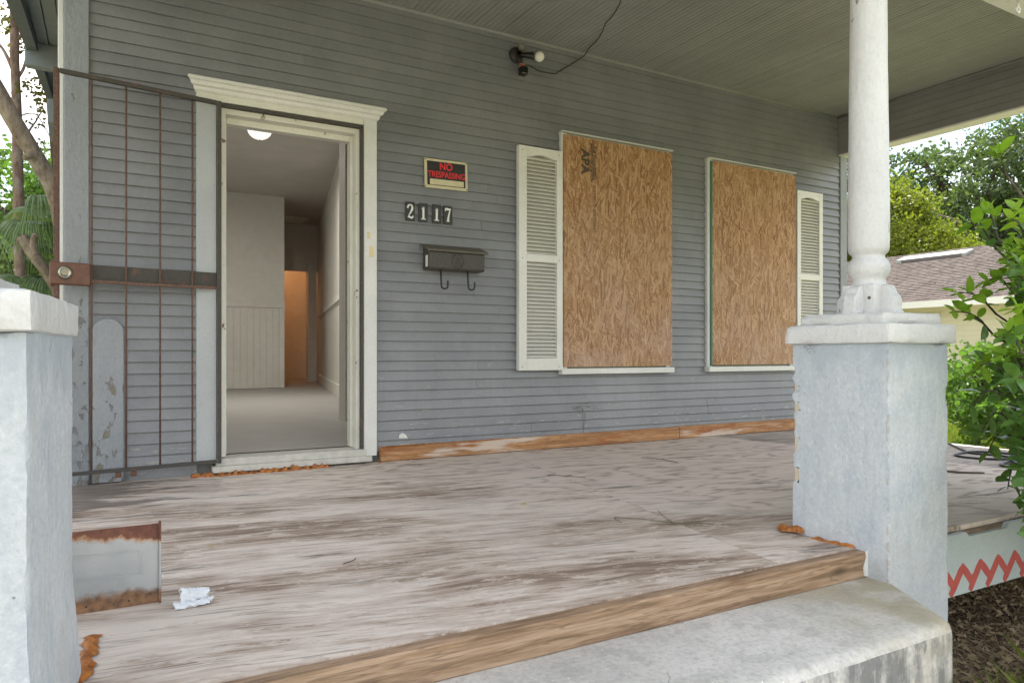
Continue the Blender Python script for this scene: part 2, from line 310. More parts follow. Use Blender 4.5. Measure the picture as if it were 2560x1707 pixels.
def leafmat(name, cols, trans=.5, rough=.45, sc=.6):
    t = NT(name); p = t.pos
    k = t.math('ADD', t.math('MULTIPLY', t.noise(p, sc, 3), .55), t.math('MULTIPLY', t.noise(p, 23, 2), .45))
    n3 = len(cols) - 1
    col = t.ramp(k, [(.30 + .40 * i / n3, c) for i, c in enumerate(cols)])
    t.out(col, rough, spec=.35)
    tr = t.n('ShaderNodeBsdfTranslucent'); t.l(t.mix(1, col, (1.0, 1.15, .45), 'MULTIPLY'), tr.inputs['Color'])
    ms = t.n('ShaderNodeMixShader'); ms.inputs['Fac'].default_value = trans
    o = t.t.nodes['Material Output']
    t.l(t.b.outputs[0], ms.inputs[1]); t.l(tr.outputs[0], ms.inputs[2]); t.l(ms.outputs[0], o.inputs['Surface']); M[name] = t.m
leafmat('leaf_shrub', [(.055, .12, .03), (.10, .20, .045), (.18, .30, .07)], .36, .24, 2.2)
leafmat('leaf_shrub_young', [(.15, .28, .025), (.25, .42, .04), (.36, .52, .07)], .42, .25, 2.2)
leafmat('leaf_oak', [(.055, .083, .04), (.09, .13, .06), (.135, .175, .085)], .4, .5)
leafmat('leaf_yellow', [(.10, .14, .022), (.19, .22, .03), (.31, .31, .04)], .45, .5)
leafmat('leaf_light', [(.06, .125, .022), (.105, .19, .04), (.17, .26, .06)], .45, .5, 1.5)
leafmat('leaf_autumn', [(.06, .08, .02), (.12, .12, .03), (.20, .13, .04)], .4, .5)
leafmat('leaf_palm', [(.08, .13, .05), (.16, .24, .10), (.28, .36, .16)], .35, .4, 3)
leafmat('grass', [(.09, .14, .02), (.17, .22, .035), (.30, .30, .08)], .35, .6, 2)
leafmat('dead_leaf', [(.16, .12, .08), (.36, .275, .175), (.56, .44, .30)], .15, .8, 9)
leafmat('leaf_fallen', [(.25, .20, .03), (.40, .33, .05), (.5, .42, .1)], .2, .6, 9)
def bark(name, a, b):
    t = NT(name); p = t.pos; f = t.noise(t.map(p, (1, 1, .4)), 16, 7, .7); l_ = t.noise(p, 5, 4)
    c = t.ramp(f, [(.3, a), (.65, b)]); c = t.mix(t.ramp(l_, [(.55, 0), (.7, .5)]), c, (.34, .34, .30)); M[name] = t.out(c, .95, t.bump(f, .9, .02), spec=.2)
bark('bark_gray', (.10, .075, .055), (.33, .275, .215)); bark('bark_red', (.11, .075, .06), (.28, .20, .165)); bark('bark_dark', (.04, .03, .022), (.12, .095, .07))
def ground():
    t = NT('ground_soil'); p = t.pos
    n1 = t.noise(p, .35, 5, .6); n2 = t.noise(p, 14, 6, .7)
    soil = t.ramp(n2, [(.3, (.07, .052, .038)), (.55, (.18, .135, .095)), (.75, (.33, .26, .18))])
    gr = t.ramp(n2, [(.3, (.15, .15, .07)), (.7, (.29, .28, .15))])
    d = t.sep(p); far = t.math('SUBTRACT', 1, t.math('MULTIPLY', t.ramp(t.math('ADD', d[1], 1.2), [(0, 0), (.6, 1)]), t.math('LESS_THAN', d[1], 4.4)))
    near = t.math('MULTIPLY', t.math('LESS_THAN', d[0], 4.3), t.math('GREATER_THAN', d[1], .0)); near = t.math('MULTIPLY', near, t.math('LESS_THAN', d[1], 4.6))
    m_ = t.math('SUBTRACT', t.ramp(n1, [(.30, .55), (.5, 1)]), near, clamp=True)
    M['ground_soil'] = t.out(t.mix(m_, soil, gr), .95, t.bump(n2, .8, .03), spec=.15)
ground()

# ------------------------------------------------------------------ mesh helper
class G:
    def __init__(s): s.v = []; s.f = []
    def add(s, vs, fs):
        o = len(s.v); s.v += [tuple(v) for v in vs]; s.f += [tuple(i + o for i in f) for f in fs]; return s
    def box(s, x0, x1, y0, y1, z0, z1):
        return s.add([(x0, y0, z0), (x1, y0, z0), (x1, y1, z0), (x0, y1, z0), (x0, y0, z1), (x1, y0, z1), (x1, y1, z1), (x0, y1, z1)],
                     [(0, 3, 2, 1), (4, 5, 6, 7), (0, 1, 5, 4), (1, 2, 6, 5), (2, 3, 7, 6), (3, 0, 4, 7)])
    def prism(s, poly, a, b, ax='y'):
        """poly of 2D points, extruded between a and b along ax (2D = the other two axes in xyz order)"""
        n = len(poly)
        def P(u, v, w): return {'x': (w, u, v), 'y': (u, w, v), 'z': (u, v, w)}[ax]
        vs = [P(u, v, a) for u, v in poly] + [P(u, v, b) for u, v in poly]
        ar = sum(poly[i][0] * poly[(i + 1) % n][1] - poly[(i + 1) % n][0] * poly[i][1] for i in range(n))
        fl = (ar > 0) ^ (ax == 'y') ^ (b < a)
        f0 = tuple(range(n)); f1 = tuple(range(n, 2 * n)); sd = [(i, (i + 1) % n, n + (i + 1) % n, n + i) for i in range(n)]
        if fl: fs = [f0[::-1], f1] + sd
        else: fs = [f0, f1[::-1]] + [q[::-1] for q in sd]
        return s.add(vs, fs)
    def tube(s, pts, r, n=8, caps=True):
        pts = [Vector(p) for p in pts]; rs = r if isinstance(r, (list, tuple)) else [r] * len(pts)
        ref = Vector((0, 0, 1)); vs = []; fs = []
        up = None
        for i, p in enumerate(pts):
            d = (pts[min(i + 1, len(pts) - 1)] - pts[max(i - 1, 0)])
            d = d.normalized() if d.length > 1e-9 else Vector((0, 0, 1))
            if up is None:
                up = d.orthogonal().normalized()
            else:
                up = (up - d * up.dot(d)); up = up.normalized() if up.length > 1e-6 else d.orthogonal().normalized()
            sd = d.cross(up)
            for k in range(n):
                a = 2 * math.pi * k / n; vs.append(p + (up * math.cos(a) + sd * math.sin(a)) * rs[i])
        for i in range(len(pts) - 1):
            for k in range(n):
                fs.append((i * n + k, i * n + (k + 1) % n, (i + 1) * n + (k + 1) % n, (i + 1) * n + k))
        if caps: fs += [tuple(range(n))[::-1], tuple(range((len(pts) - 1) * n, len(pts) * n))]
        return s.add(vs, fs)
    def lathe(s, prof, c, n=28, axis='z', caps=True):
        vs = []; fs = []
        for r, h in prof:
            for k in range(n):
                a = 2 * math.pi * k / n
                q = (r * math.cos(a), r * math.sin(a), h)
                if axis == 'y': q = (q[0], h, -q[1])
                vs.append((c[0] + q[0], c[1] + q[1], c[2] + q[2]))
        for i in range(len(prof) - 1):
            for k in range(n):
                fs.append((i * n + k, i * n + (k + 1) % n, (i + 1) * n + (k + 1) % n, (i + 1) * n + k))
        if caps: fs += [tuple(range(n))[::-1], tuple(range((len(prof) - 1) * n, len(prof) * n))]
        return s.add(vs, fs)
    def xf(s, fn): s.v = [tuple(fn(Vector(v))) for v in s.v]; return s
    def build(s, name, mat, parent=None, smooth=False, bevel=0, seg=2):
        me = bpy.data.meshes.new(name); me.from_pydata(s.v, [], s.f); me.validate(); me.update()
        return link(name, me, mat, parent, smooth, bevel, seg)
def link(name, me, mat, parent=None, smooth=False, bevel=0, seg=2):
    for m_ in (mat if isinstance(mat, (list, tuple)) else [mat]): me.materials.append(M[m_] if isinstance(m_, str) else m_)
    if smooth: me.polygons.foreach_set('use_smooth', [True] * len(me.polygons))
    if smooth == 'angle': me.set_sharp_from_angle(angle=R(38))
    o = bpy.data.objects.new(name, me); COL.objects.link(o)
    if parent: o.parent = parent; o.matrix_parent_inverse = Matrix.Translation(-Vector(parent_loc(parent)))
    if bevel:
        b = o.modifiers.new('bevel', 'BEVEL'); b.width = bevel; b.segments = seg; b.limit_method = 'ANGLE'; b.angle_limit = R(40)
    return o
def parent_loc(p):
    v = Vector(p.location)
    return v
def tag(o, label, cat=None, group=None, kind=None):
    if label: o['label'] = label
    if cat: o['category'] = cat
    if group: o['group'] = group
    if kind: o['kind'] = kind
    return o
def thing(name, label, cat, loc, group=None):
    o = bpy.data.objects.new(name, None); COL.objects.link(o); o.location = loc; o.empty_display_size = .1
    return tag(o, label, cat, group)
def put(o, parent, mesh_ob=None): pass
def box(name, mat, parent, *b, bevel=.002, smooth=False): return G().box(*b).build(name, mat, parent, smooth, bevel)

def rough_box(b, step, amp, freq, edge=.0, taper=None, chip=0.):
    """a box whose faces are finely gridded and pushed about by noise (hand-laid render, worn edges)"""
    x0, x1, y0, y1, z0, z1 = b
    n = [max(1, int(round((q - p) / step))) for p, q in ((x0, x1), (y0, y1), (z0, z1))]
    idx = {}; vs = []; fs = []
    def vid(i, j, k):
        key = (i, j, k)
        if key not in idx:
            p = Vector((x0 + (x1 - x0) * i / n[0], y0 + (y1 - y0) * j / n[1], z0 + (z1 - z0) * k / n[2]))
            ctr = Vector(((x0 + x1) / 2, (y0 + y1) / 2, (z0 + z1) / 2))
            on = [i in (0, n[0]), j in (0, n[1]), k in (0, n[2])]
            d = Vector(mnoise.noise_vector(p * freq)) * amp + Vector(mnoise.noise_vector(p * freq * 4.3)) * amp * .35
            q = p + d
            if sum(on) >= 2:
                e = edge + chip * max(0, mnoise.noise(p * 9) - .12) * 2
                for a in range(3):
                    if on[a]: q[a] += e * (1 if p[a] < ctr[a] else -1)
            if taper: q = taper(q)
            idx[key] = len(vs); vs.append(tuple(q))
        return idx[key]
    for i in range(n[0]):
        for j in range(n[1]):
            fs.append((vid(i, j, 0), vid(i, j + 1, 0), vid(i + 1, j + 1, 0), vid(i + 1, j, 0)))
            fs.append((vid(i, j, n[2]), vid(i + 1, j, n[2]), vid(i + 1, j + 1, n[2]), vid(i, j + 1, n[2])))
    for i in range(n[0]):
        for k in range(n[2]):
            fs.append((vid(i, 0, k), vid(i + 1, 0, k), vid(i + 1, 0, k + 1), vid(i, 0, k + 1)))
            fs.append((vid(i, n[1], k), vid(i, n[1], k + 1), vid(i + 1, n[1], k + 1), vid(i + 1, n[1], k)))
    for j in range(n[1]):
        for k in range(n[2]):
            fs.append((vid(0, j, k), vid(0, j, k + 1), vid(0, j + 1, k + 1), vid(0, j + 1, k)))
            fs.append((vid(n[0], j, k), vid(n[0], j + 1, k), vid(n[0], j + 1, k + 1), vid(n[0], j, k + 1)))
    g = G(); g.v = vs; g.f = fs; return g
def text_geo(s, size, sx=1., bold=0.):
    cu = bpy.data.curves.new('t', 'FONT'); cu.body = s; cu.size = size; cu.align_x = 'CENTER'; cu.align_y = 'CENTER'; cu.offset = bold; cu.extrude = .0006
    o = bpy.data.objects.new('t', cu); COL.objects.link(o)
    me = bpy.data.meshes.new_from_object(o.evaluated_get(bpy.context.evaluated_depsgraph_get()))
    g = G(); g.v = [(v.co.x * sx, v.co.y, v.co.z) for v in me.vertices]; g.f = [tuple(p.vertices) for p in me.polygons]
    bpy.data.objects.remove(o); bpy.data.curves.remove(cu); bpy.data.meshes.remove(me); return g

def smooth_path(pts, n=6):
    pts = [Vector(p) for p in pts]; out = []
    for i in range(len(pts) - 1):
        p0, p1, p2, p3 = pts[max(i - 1, 0)], pts[i], pts[i + 1], pts[min(i + 2, len(pts) - 1)]
        for k_ in range(n):
            u = k_ / n; out.append(.5 * ((2 * p1) + (p2 - p0) * u + (2 * p0 - 5 * p1 + 4 * p2 - p3) * u * u + (3 * p1 - p0 - 3 * p2 + p3) * u ** 3))
    out.append(pts[-1]); return out
W = 4.20      # face of the front wall
# ================================================================== SETTING
g = G()
nx = 60
g.add([(-300, -300, -.5), (300, -300, -.5), (300, 300, -.5), (-300, 300, -.5)], [(0, 1, 2, 3)])
o = g.build('ground', 'ground_soil'); o['kind'] = 'structure'
g = G(); g.box(-.35, 1.75, -14, .77, -.52, -.455)
o = g.build('bounce_slab', 'concrete'); o['kind'] = 'structure'  # unseen pale slab, added to bounce sunlight up to the porch ceiling
# ================================================================== HOUSE
house = thing('house', 'old gray clapboard house with boarded windows and an open front door', 'house', (2.8, 4.3, -.5))
CZ = 2.756            # porch ceiling
XR = 5.765            # right end of the siding
# --- front wall backing with door hole
g = G()
g.box(-.12, .55, W + .004, W + .11, -.4, 3.0).box(1.385, 5.80, W + .004, W + .11, -.4, 3.0).box(.55, 1.385, W + .004, W + .11, 2.02, 3.0).box(.55, 1.385, W + .02, W + .11, -.4, .03)
wall = g.build('siding_wall', 'shadow_board', house)
PITCH = .0602
def siding_board(x0, x1, z0, zt, seed):
    rr = random.Random(seed); n = max(2, int((x1 - x0) / .09)); prof = [(-.0030, 0), (-.0160, 0), (-.0166, .002), (-.0045, .0557), (-.0015, .0560), (-.0008, zt - z0), (.004, zt - z0), (.004, .0)]
    v = []; f = []; m = len(prof); tilt = rr.uniform(-.0011, .0011); th = rr.uniform(-.0012, .0012)
    for i in range(n + 1):
        x = x0 + (x1 - x0) * i / n; w = mnoise.noise((x * 1.1, seed * 3.7, 0)) * .0016 + mnoise.noise((x * 7, seed * 5.1, 2)) * .0006
        for k, (y, z) in enumerate(prof):
            dz = (w + tilt * (x - 2)) if k in (0, 1, 2, 7) else 0
            dy = (th + mnoise.noise((x * 1.7, seed * 1.3, 9)) * .0012) if k in (1, 2) else 0
            v.append((x, W + y + dy, z0 + z + dz))
    for i in range(n):
        for k in range(m):
            a = i * m + k; b = i * m + (k + 1) % m; f.append((a, a + m, b + m, b))
    f += [tuple(range(m)), tuple(range(n * m, n * m + m))[::-1]]
    q = G(); q.v = v; q.f = f; return q
k = 0; z = .063
while z < CZ - .01:
    zt = min(z + PITCH + .006, CZ - .001); spans = []
    if z < 2.03: spans = [(-.03, .47), (1.45, XR)]
    else: spans = [(-.03, XR)]
    for a, b in spans:
        cuts = [a]
        if b - a > 2:
            rr = random.Random(k * 7 + 1); c_ = a + rr.uniform(.6, 2.8)
            while c_ < b - .7: cuts.append(c_); c_ += rr.uniform(2.2, 4)
        cuts.append(b)
        for c0, c1 in zip(cuts[:-1], cuts[1:]):
            siding_board(c0 + .0006, c1 - .0006, z, zt, k * 10 + int(c0 * 3)).build('siding_board', 'siding_paint', wall)
    k += 1; z += PITCH
box('siding_starter', 'siding_paint', house, -.03, .47, W - .006, W + .004, .0, .064)
box('corner_board', 'corner_paint', house, -.135, -.028, W - .03, W + .12, -.3, CZ + .02, bevel=.004)
box('corner_board', 'corner_paint', house, 5.772, 5.862, W - .022, W + .12, -.3, 2.40, bevel=.004)
box('corner_stop', 'white_trim', house, -.16, -.136, W + .0, W + .05, -.3, CZ, bevel=.003)
# --- door frame
frame = box('door_frame', 'jamb_paint', house, .568, .612, W - .012, W + .115, .09, 1.985)
def sub(name, mat, *b, bevel=.002): return box(name, mat, frame, *b, bevel=bevel)
sub('jamb', 'jamb_paint', 1.335, 1.372, W - .012, W + .115, .085, 1.985)
sub('head_jamb', 'jamb_paint', .566, 1.374, W - .010, W + .117, 1.945, 2.0)
sub('door_stop', 'white_trim', .612, .626, W + .06, W + .113, .092, 1.945)
sub('door_stop', 'jamb_paint', 1.320, 1.335, W + .05, W + .113, .092, 1.945)
sub('door_stop', 'jamb_paint', .626, 1.320, W + .055, W + .114, 1.912, 1.945)
sub('weather_strip', 'white_trim', .578, .590, W - .024, W - .012, .10, 1.90, bevel=.001)
tag(sub('casing', 'casing_gray', .463, .562, W - .034, W + .004, .075, 1.997, bevel=.003), 'gray painted left door casing')
sub('casing', 'white_trim', 1.376, 1.457, W - .034, W + .004, .042, 2.034, bevel=.003)
sub('head_casing', 'jamb_paint', .463, 1.375, W - .033, W + .004, 1.998, 2.034, bevel=.002)
prof = [(W + .002, 2.035), (W - .030, 2.035), (W - .040, 2.045), (W - .043, 2.060), (W - .058, 2.066), (W - .066, 2.082), (W - .078, 2.088), (W - .078, 2.102), (W - .070, 2.108), (W + .002, 2.111)]
def cornice(x0, x1):
    q = G(); v = []; m = len(prof)
    for sx in (0, 1):
        for y, z in prof:
            out = max(0, (W - .030) - y)
            v.append(((x0 - out * .85) if sx == 0 else (x1 + out * .85), y, z))
    q.add(v, [(i, m + i, m + (i + 1) % m, (i + 1) % m) for i in range(m)] + [tuple(range(m)), tuple(range(m, 2 * m))[::-1]]); return q
cornice(.458, 1.462).build('cornice', 'white_trim', frame)
sub('threshold', 'wood_trim_dirty', .56, 1.39, W - .045, W + .16, .045, .085, bevel=.006)
sub('sill', 'wood_trim_dirty', .54, 1.42, W - .06, W - .002, .012, .046, bevel=.004)
# gate stop: black painted angle strip round the opening
sub('gate_stop', 'iron_black', 1.356, 1.372, W - .040, W - .013, .06, 1.985, bevel=.001)
sub('gate_stop', 'iron_black', .580, 1.372, W - .040, W - .011, 1.974, 1.992, bevel=.001)
sub('strike_plate', 'strike', 1.398, 1.414, W - .0365, W - .034, 1.33, 1.368, bevel=.0005)
sub('strike_plate', 'strike', 1.412, 1.436, W - .0365, W - .034, 1.222, 1.285, bevel=.0005)
# --- windows behind the boards (casing and sill show round them)
for x0, x1 in ((2.772, 3.766), (4.140, 5.140)):
    w_ = G().box(x0, x0 + .05, W - .036, W + .004, .545, 2.165).box(x1 - .05, x1 - .012, W - .036, W + .004, .545, 2.16).box(x0 + .05, x1 - .05, W - .036, W + .004, 2.10, 2.160).build('window_frame', 'white_trim', house, bevel=.002)
    box('sill', 'white_trim', w_, x0 - .006, x1 + .012, W - .062, W + .004, .506, .545, bevel=.003)
    box('drip_cap', 'white_trim', w_, x0 - .004, x1 + .006, W - .058, W + .004, 2.167, 2.174, bevel=.001)
    box('pane', 'window_glass', w_, x0 + .05, x1 - .05, W - .022, W - .016, .545, 2.10, bevel=0)
# --- porch ceiling of beaded boards running out from the wall
pc = box('porch_ceiling', 'shadow_board', house, -.6, 6.0, 1.2, W + .10, CZ + .016, CZ + .05, bevel=0)
bw = .0685; prof = [(.0008, .014), (.0008, .003), (.0035, 0), (.030, 0), (.0325, .003), (.035, .0), (bw - .0035, 0), (bw - .0008, .003), (bw - .0008, .014)]
cb = G().prism([(a, b) for a, b in prof], 1.60, W - .002, 'y')
cme = None; x = -.5; i = 0
while x < 5.74:
    if cme is None:
        o = cb.build('ceiling_board', 'ceiling_paint', pc); cme = o.data
    else:
        o = bpy.data.objects.new('ceiling_board', cme); COL.objects.link(o); o.parent = pc; o.matrix_parent_inverse = Matrix.Identity(4)
    rr = random.Random(i * 3); o.location = (x, 0, CZ + rr.uniform(-.0012, .0012)); i += 1
    o.rotation_euler = (rr.uniform(-.0003, .0003), 0, rr.uniform(-.0004, .0004)); x += bw
G().tube([(-.03, W - .013, CZ - .006), (5.745, W - .013, CZ - .006)], .011, 8).build('ceiling_moulding', 'ceiling_paint', house, True)
# side beam
sb = box('side_beam', 'beam_paint', house, 5.765, 5.87, 1.35, W - .026, 2.418, CZ + .05, bevel=.002)
z = 2.416
for i in range(6):
    q = G().prism([(5.765, z + .0004), (5.751, z + .0006), (5.748, z + .002), (5.748, z + .0555), (5.751, z + .0569), (5.765, z + .0571)], 1.66, W - .014, 'y')
    q.build('beam_board', 'beam_paint', sb); z += .0575
G().tube([(5.745, 1.66, CZ - .008), (5.745, W - .014, CZ - .008)], .012, 8).build('beam_moulding', 'beam_paint', sb, True)
box('beam_soffit', 'white_trim', sb, 5.742, 5.885, 1.35, W - .024, 2.400, 2.416, bevel=.003)
fb = box('front_beam', 'beam_paint', house, -.62, 5.88, 1.555, 1.655, 2.15, CZ + .05, bevel=.002)
box('beam_soffit', 'white_trim', fb, -.62, 5.88, 1.535, 1.675, 2.132, 2.149, bevel=.003)
# roof: porch slope, main slopes, gable ends
g = G()
g.prism([(1.05, 2.80), (1.05, 2.90), (4.3, 4.1), (10.5, 6.4), (17.4, 4.0), (17.4, 3.86), (10.5, 6.24), (4.3, 3.96)], -.72, 6.35, 'x')
roof = g.build('roof', 'roof_dark', house)
box('fascia', 'eave_paint', roof, -.72, 6.35, 1.02, 1.05, 2.70, 2.91)
box('porch_soffit', 'eave_light', roof, -.72, 6.35, 1.05, 1.55, 2.76, 2.79)
G().box(-.12, -.03, W + .11, 17, -.5, 3.3).build('left_wall', 'siding_paint', house)
G().box(5.75, 5.84, W + .11, 17, -.5, 3.3).build('right_wall', 'siding_paint', house)
G().box(-.12, 5.84, 17, 17.1, -.5, 4).build('back_wall', 'siding_paint', house)
G().prism([(4.3, 3.3), (17, 3.3), (17, 3.9), (10.5, 6.2), (4.3, 3.9)], -.10, -.06, 'x').prism([(4.3, 3.3), (17, 3.3), (17, 3.9), (10.5, 6.2), (4.3, 3.9)], 5.78, 5.82, 'x').build('gable', 'siding_paint', house)
G().box(-.5, 5.8, W, W + .1, 3.0, 4.0).build('upper_wall', 'siding_paint', house)
# left eave, seen from below past the corner board
ev = G().add([(-.13, 4.6, 2.80), (-.46, 4.6, 2.78), (-.30, 7.2, 2.78), (-.13, 7.2, 2.80), (-.13, 4.6, 2.83), (-.46, 4.6, 2.81), (-.30, 7.2, 2.81), (-.13, 7.2, 2.83)],
             [(0, 1, 2, 3), (7, 6, 5, 4), (0, 4, 5, 1), (1, 5, 6, 2), (2, 6, 7, 3), (3, 7, 4, 0)]).build('eave', 'eave_light', house)
for a, b in ((-.145, -.215), (-.222, -.292), (-.30, -.36)):
    G().prism([(a, 4.6), (b, 4.6), (b + .04, 7.2), (a + .04, 7.2)], 2.762, 2.777, 'z').build('eave_board', 'eave_light', ev)
G().prism([(-.40, 4.6), (-.485, 4.6), (-.325, 7.2), (-.285, 7.2)], 2.70, 2.79, 'z').build('eave_fascia', 'eave_paint', ev)
G().prism([(-.13, 5.9), (-.415, 5.9), (-.41, 5.98), (-.13, 5.98)], 2.60, 2.76, 'z').build('lookout', 'eave_light', ev, bevel=.004)
G().prism([(-.13, 6.6), (-.32, 6.6), (-.32, 7.2), (-.13, 7.2)], 2.42, 2.60, 'z').build('eave_box', 'eave_light', ev, bevel=.004)
# --- rooms behind the open door
IC = 3.20; IF = .085
G().box(-.03, 5.75, W + .115, 17, -.0, IF).build('interior_floor', 'interior_floor', house)
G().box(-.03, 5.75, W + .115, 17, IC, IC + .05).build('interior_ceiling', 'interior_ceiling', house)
G().box(-.03, -.02, W + .115, 17, IF, IC).build('interior_wall', 'interior_wall', house)
G().box(-.02, .54, W + .112, W + .125, IF, IC).box(1.40, 5.7, W + .112, W + .125, IF, IC).box(.54, 1.40, W + .112, W + .125, 2.0, IC).build('interior_wall', 'interior_wall', house)
par = G().box(-.02, 2.685, 12.2, 12.32, IF, IC).box(2.57, 2.685, 12.32, 16.9, IF, IC).build('partition_wall', 'interior_wall', house)
box('chair_rail', 'interior_wall', par, -.02, 2.695, 12.17, 12.2, 1.385, 1.475, bevel=.004)
xx = .4
while xx < 2.66:
    box('wainscot_board', 'interior_wall', par, xx, min(xx + .098, 2.686), 12.188, 12.2, IF + .005, 1.384, bevel=.0025); xx += .1
# right wall, running skew to the front
def rw(y): return 2.66 + (y - 8.9) * (3.95 - 2.66) / (15.0 - 8.9)
rp = lambda a, b, d: [(rw(a) + d, a), (rw(b) + d, b), (rw(b) + d + .1, b), (rw(a) + d + .1, a)]
right = G().prism(rp(8.9, 16.9, 0), IF, IC, 'z').build('interior_wall', 'interior_wall', house)
G().prism([(rw(8.9) - .028, 8.9), (rw(13.9) - .028, 13.9), (rw(13.9) - .001, 13.9), (rw(8.9) - .001, 8.9)], 1.33, 1.40, 'z').build('chair_rail', 'interior_wall', right)
G().prism([(rw(8.9) - .02, 8.9), (rw(13.9) - .02, 13.9), (rw(13.9) - .001, 13.9), (rw(8.9) - .001, 8.9)], IF, .24, 'z').build('baseboard', 'interior_wall', right)
G().box(1.85, 5.7, 6.0, 6.12, IF, IC).build('interior_wall', 'interior_wall', house)
box('wall_trim', 'interior_wall', house, 1.812, 1.856, 5.97, 6.15, IF, IC - .02, bevel=.004)
hd = G().box(2.69, 4.0, 14.6, 14.72, 2.28, IC).build('hall_header', 'interior_wall', house)
box('door_casing', 'interior_wall', hd, 3.66, 3.83, 14.52, 14.72, IF, 2.42, bevel=.004)
G().box(2.69, 5.7, 16.4, 16.5, IF, IC).build('hall_wall', 'interior_wall', house)
box('baseboard', 'interior_wall', house, 2.7, 4.2, 16.375, 16.40, IF, .36, bevel=.004)
G().box(3.05, 3.5, 13.85, 14.4, IC - .018, IC).build('attic_hatch', 'interior_wall', house, bevel=.003)
# stained lumber nailed along the foot of the wall
for x0, x1, dz in ((1.478, 3.842, 0), (3.847, 5.70, .004)):
    box('base_plank', 'lumber_red', house, x0, x1, W - .040, W - .002, .004, .091 + dz, bevel=.003)

# ================================================================== PORCH DECK
deck_t = thing('porch_deck', 'weathered gray plywood porch floor with flaking whitish paint', 'porch floor', (2.4, 2.8, -.1))
XD0, XD1, YF, YB = -.9, 5.37, 1.545, W - .005
def clip(poly, a, b, c):        # keep a*x+b*y<=c
    out = []
    for i in range(len(poly)):
        p, q = poly[i], poly[(i + 1) % len(poly)]; dp = a * p[0] + b * p[1] - c; dq = a * q[0] + b * q[1] - c
        if dp <= 0: out.append(p)
        if dp * dq < 0: s_ = dp / (dp - dq); out.append((p[0] + s_ * (q[0] - p[0]), p[1] + s_ * (q[1] - p[1])))
    return out
full = [(XD0, YF), (XD1, YF), (XD1, YB), (XD0, YB)]
s1 = ((1.832, 1.537), (2.29, 3.99)); dx, dy = s1[1][0] - s1[0][0], s1[1][1] - s1[0][1]; n1 = (dy, -dx); c1 = n1[0] * s1[0][0] + n1[1] * s1[0][1]
n2 = (.20, 1.0); c2 = n2[0] * .212 + n2[1] * 2.99
gp = .0024
left = clip(full, n1[0], n1[1], c1 - gp * 2.4); rightp = clip(full, -n1[0], -n1[1], -c1 - gp * 2.4)
for poly, mat, lab in ((clip(left, n2[0], n2[1], c2 - gp), 'deck_weathered', None), (clip(left, -n2[0], -n2[1], -c2 - gp), 'deck_back', None),
                  (clip(rightp, 1, .12, 4.72), 'deck_painted', 'plywood sheet with pinkish white flaking paint'), (clip(rightp, -1, -.12, -4.7225), 'deck_gray', None)):
    o = G().prism(poly, -.018, 0, 'z').build('plywood_sheet', mat, deck_t)
    if lab: tag(o, lab)
box('edge_board', 'lumber_tan', deck_t, XD0, 2.208, 1.500, 1.543, -.087, -.003, bevel=.004)
box('joist', 'bare_wood', deck_t, XD0, XD1, 1.56, 1.60, -.20, -.019, bevel=0)
box('joist', 'bare_wood', deck_t, XD1 - .06, XD1 - .02, 1.60, YB, -.20, -.019, bevel=0)
# right hand skirt with painted lattice marks
v = []
sk = G(); top = []
xx = 2.60
while xx <= 5.37:
    torn = .018 if 2.82 < xx < 3.09 else 0
    top.append((xx, -.012 - torn - .004 * abs(mnoise.noise((xx * 9, 0, 0))))); xx += .02
poly = [(5.37, -.236), (2.60, -.236)] + top
skirt = sk.prism(poly, 1.503, 1.523, 'y').build('skirt_board', 'skirt_paint', deck_t)
box('trim_strip', 'bare_wood', deck_t, 2.60, 5.37, 1.524, 1.5445, -.05, -.0185, bevel=0)
def stroke(pts, wd, y, depth=.0015):
    q = G(); pts = [Vector((p[0], 0, p[1])) for p in pts]; vs = []; n = len(pts)
    ws = wd if isinstance(wd, (list, tuple)) else [wd] * n
    for i, p in enumerate(pts):
        d = (pts[min(i + 1, n - 1)] - pts[max(i - 1, 0)]).normalized(); nn = Vector((-d.z, 0, d.x))
        for s_ in (1, -1): a = p + nn * ws[i] / 2 * s_; vs += [(a.x, y, a.z), (a.x, y + depth, a.z)]
    fs = []
    for i in range(n - 1):
        a = i * 4; b = a + 4
        fs += [(a, a + 2, b + 2, b), (a + 1, b + 1, b + 3, a + 3), (a, b, b + 1, a + 1), (a + 2, a + 3, b + 3, b + 2)]
    fs += [(0, 1, 3, 2), (n * 4 - 4, n * 4 - 2, n * 4 - 1, n * 4 - 3)]
    return q.add(vs, fs)
for i in range(21):
    x0 = 2.575 + i * .122; rr = random.Random(i); j = lambda s=.005: rr.uniform(-s, s)
    stroke([(x0 + j(), -.231), (x0 + .020, -.207), (x0 + .062, -.157 + j(.003)), (x0 + .085 + j(), -.130)], [.026, .034, .036, .026], 1.5022, .0006).build('lattice_mark', 'red_paint', skirt)
    stroke([(x0 + .074 + j(), -.131), (x0 + .100, -.158), (x0 + .138 + j(), -.198), (x0 + .155, -.216)], [.024, .032, .030, .012], 1.5018, .0003).build('lattice_mark', 'red_paint', skirt)
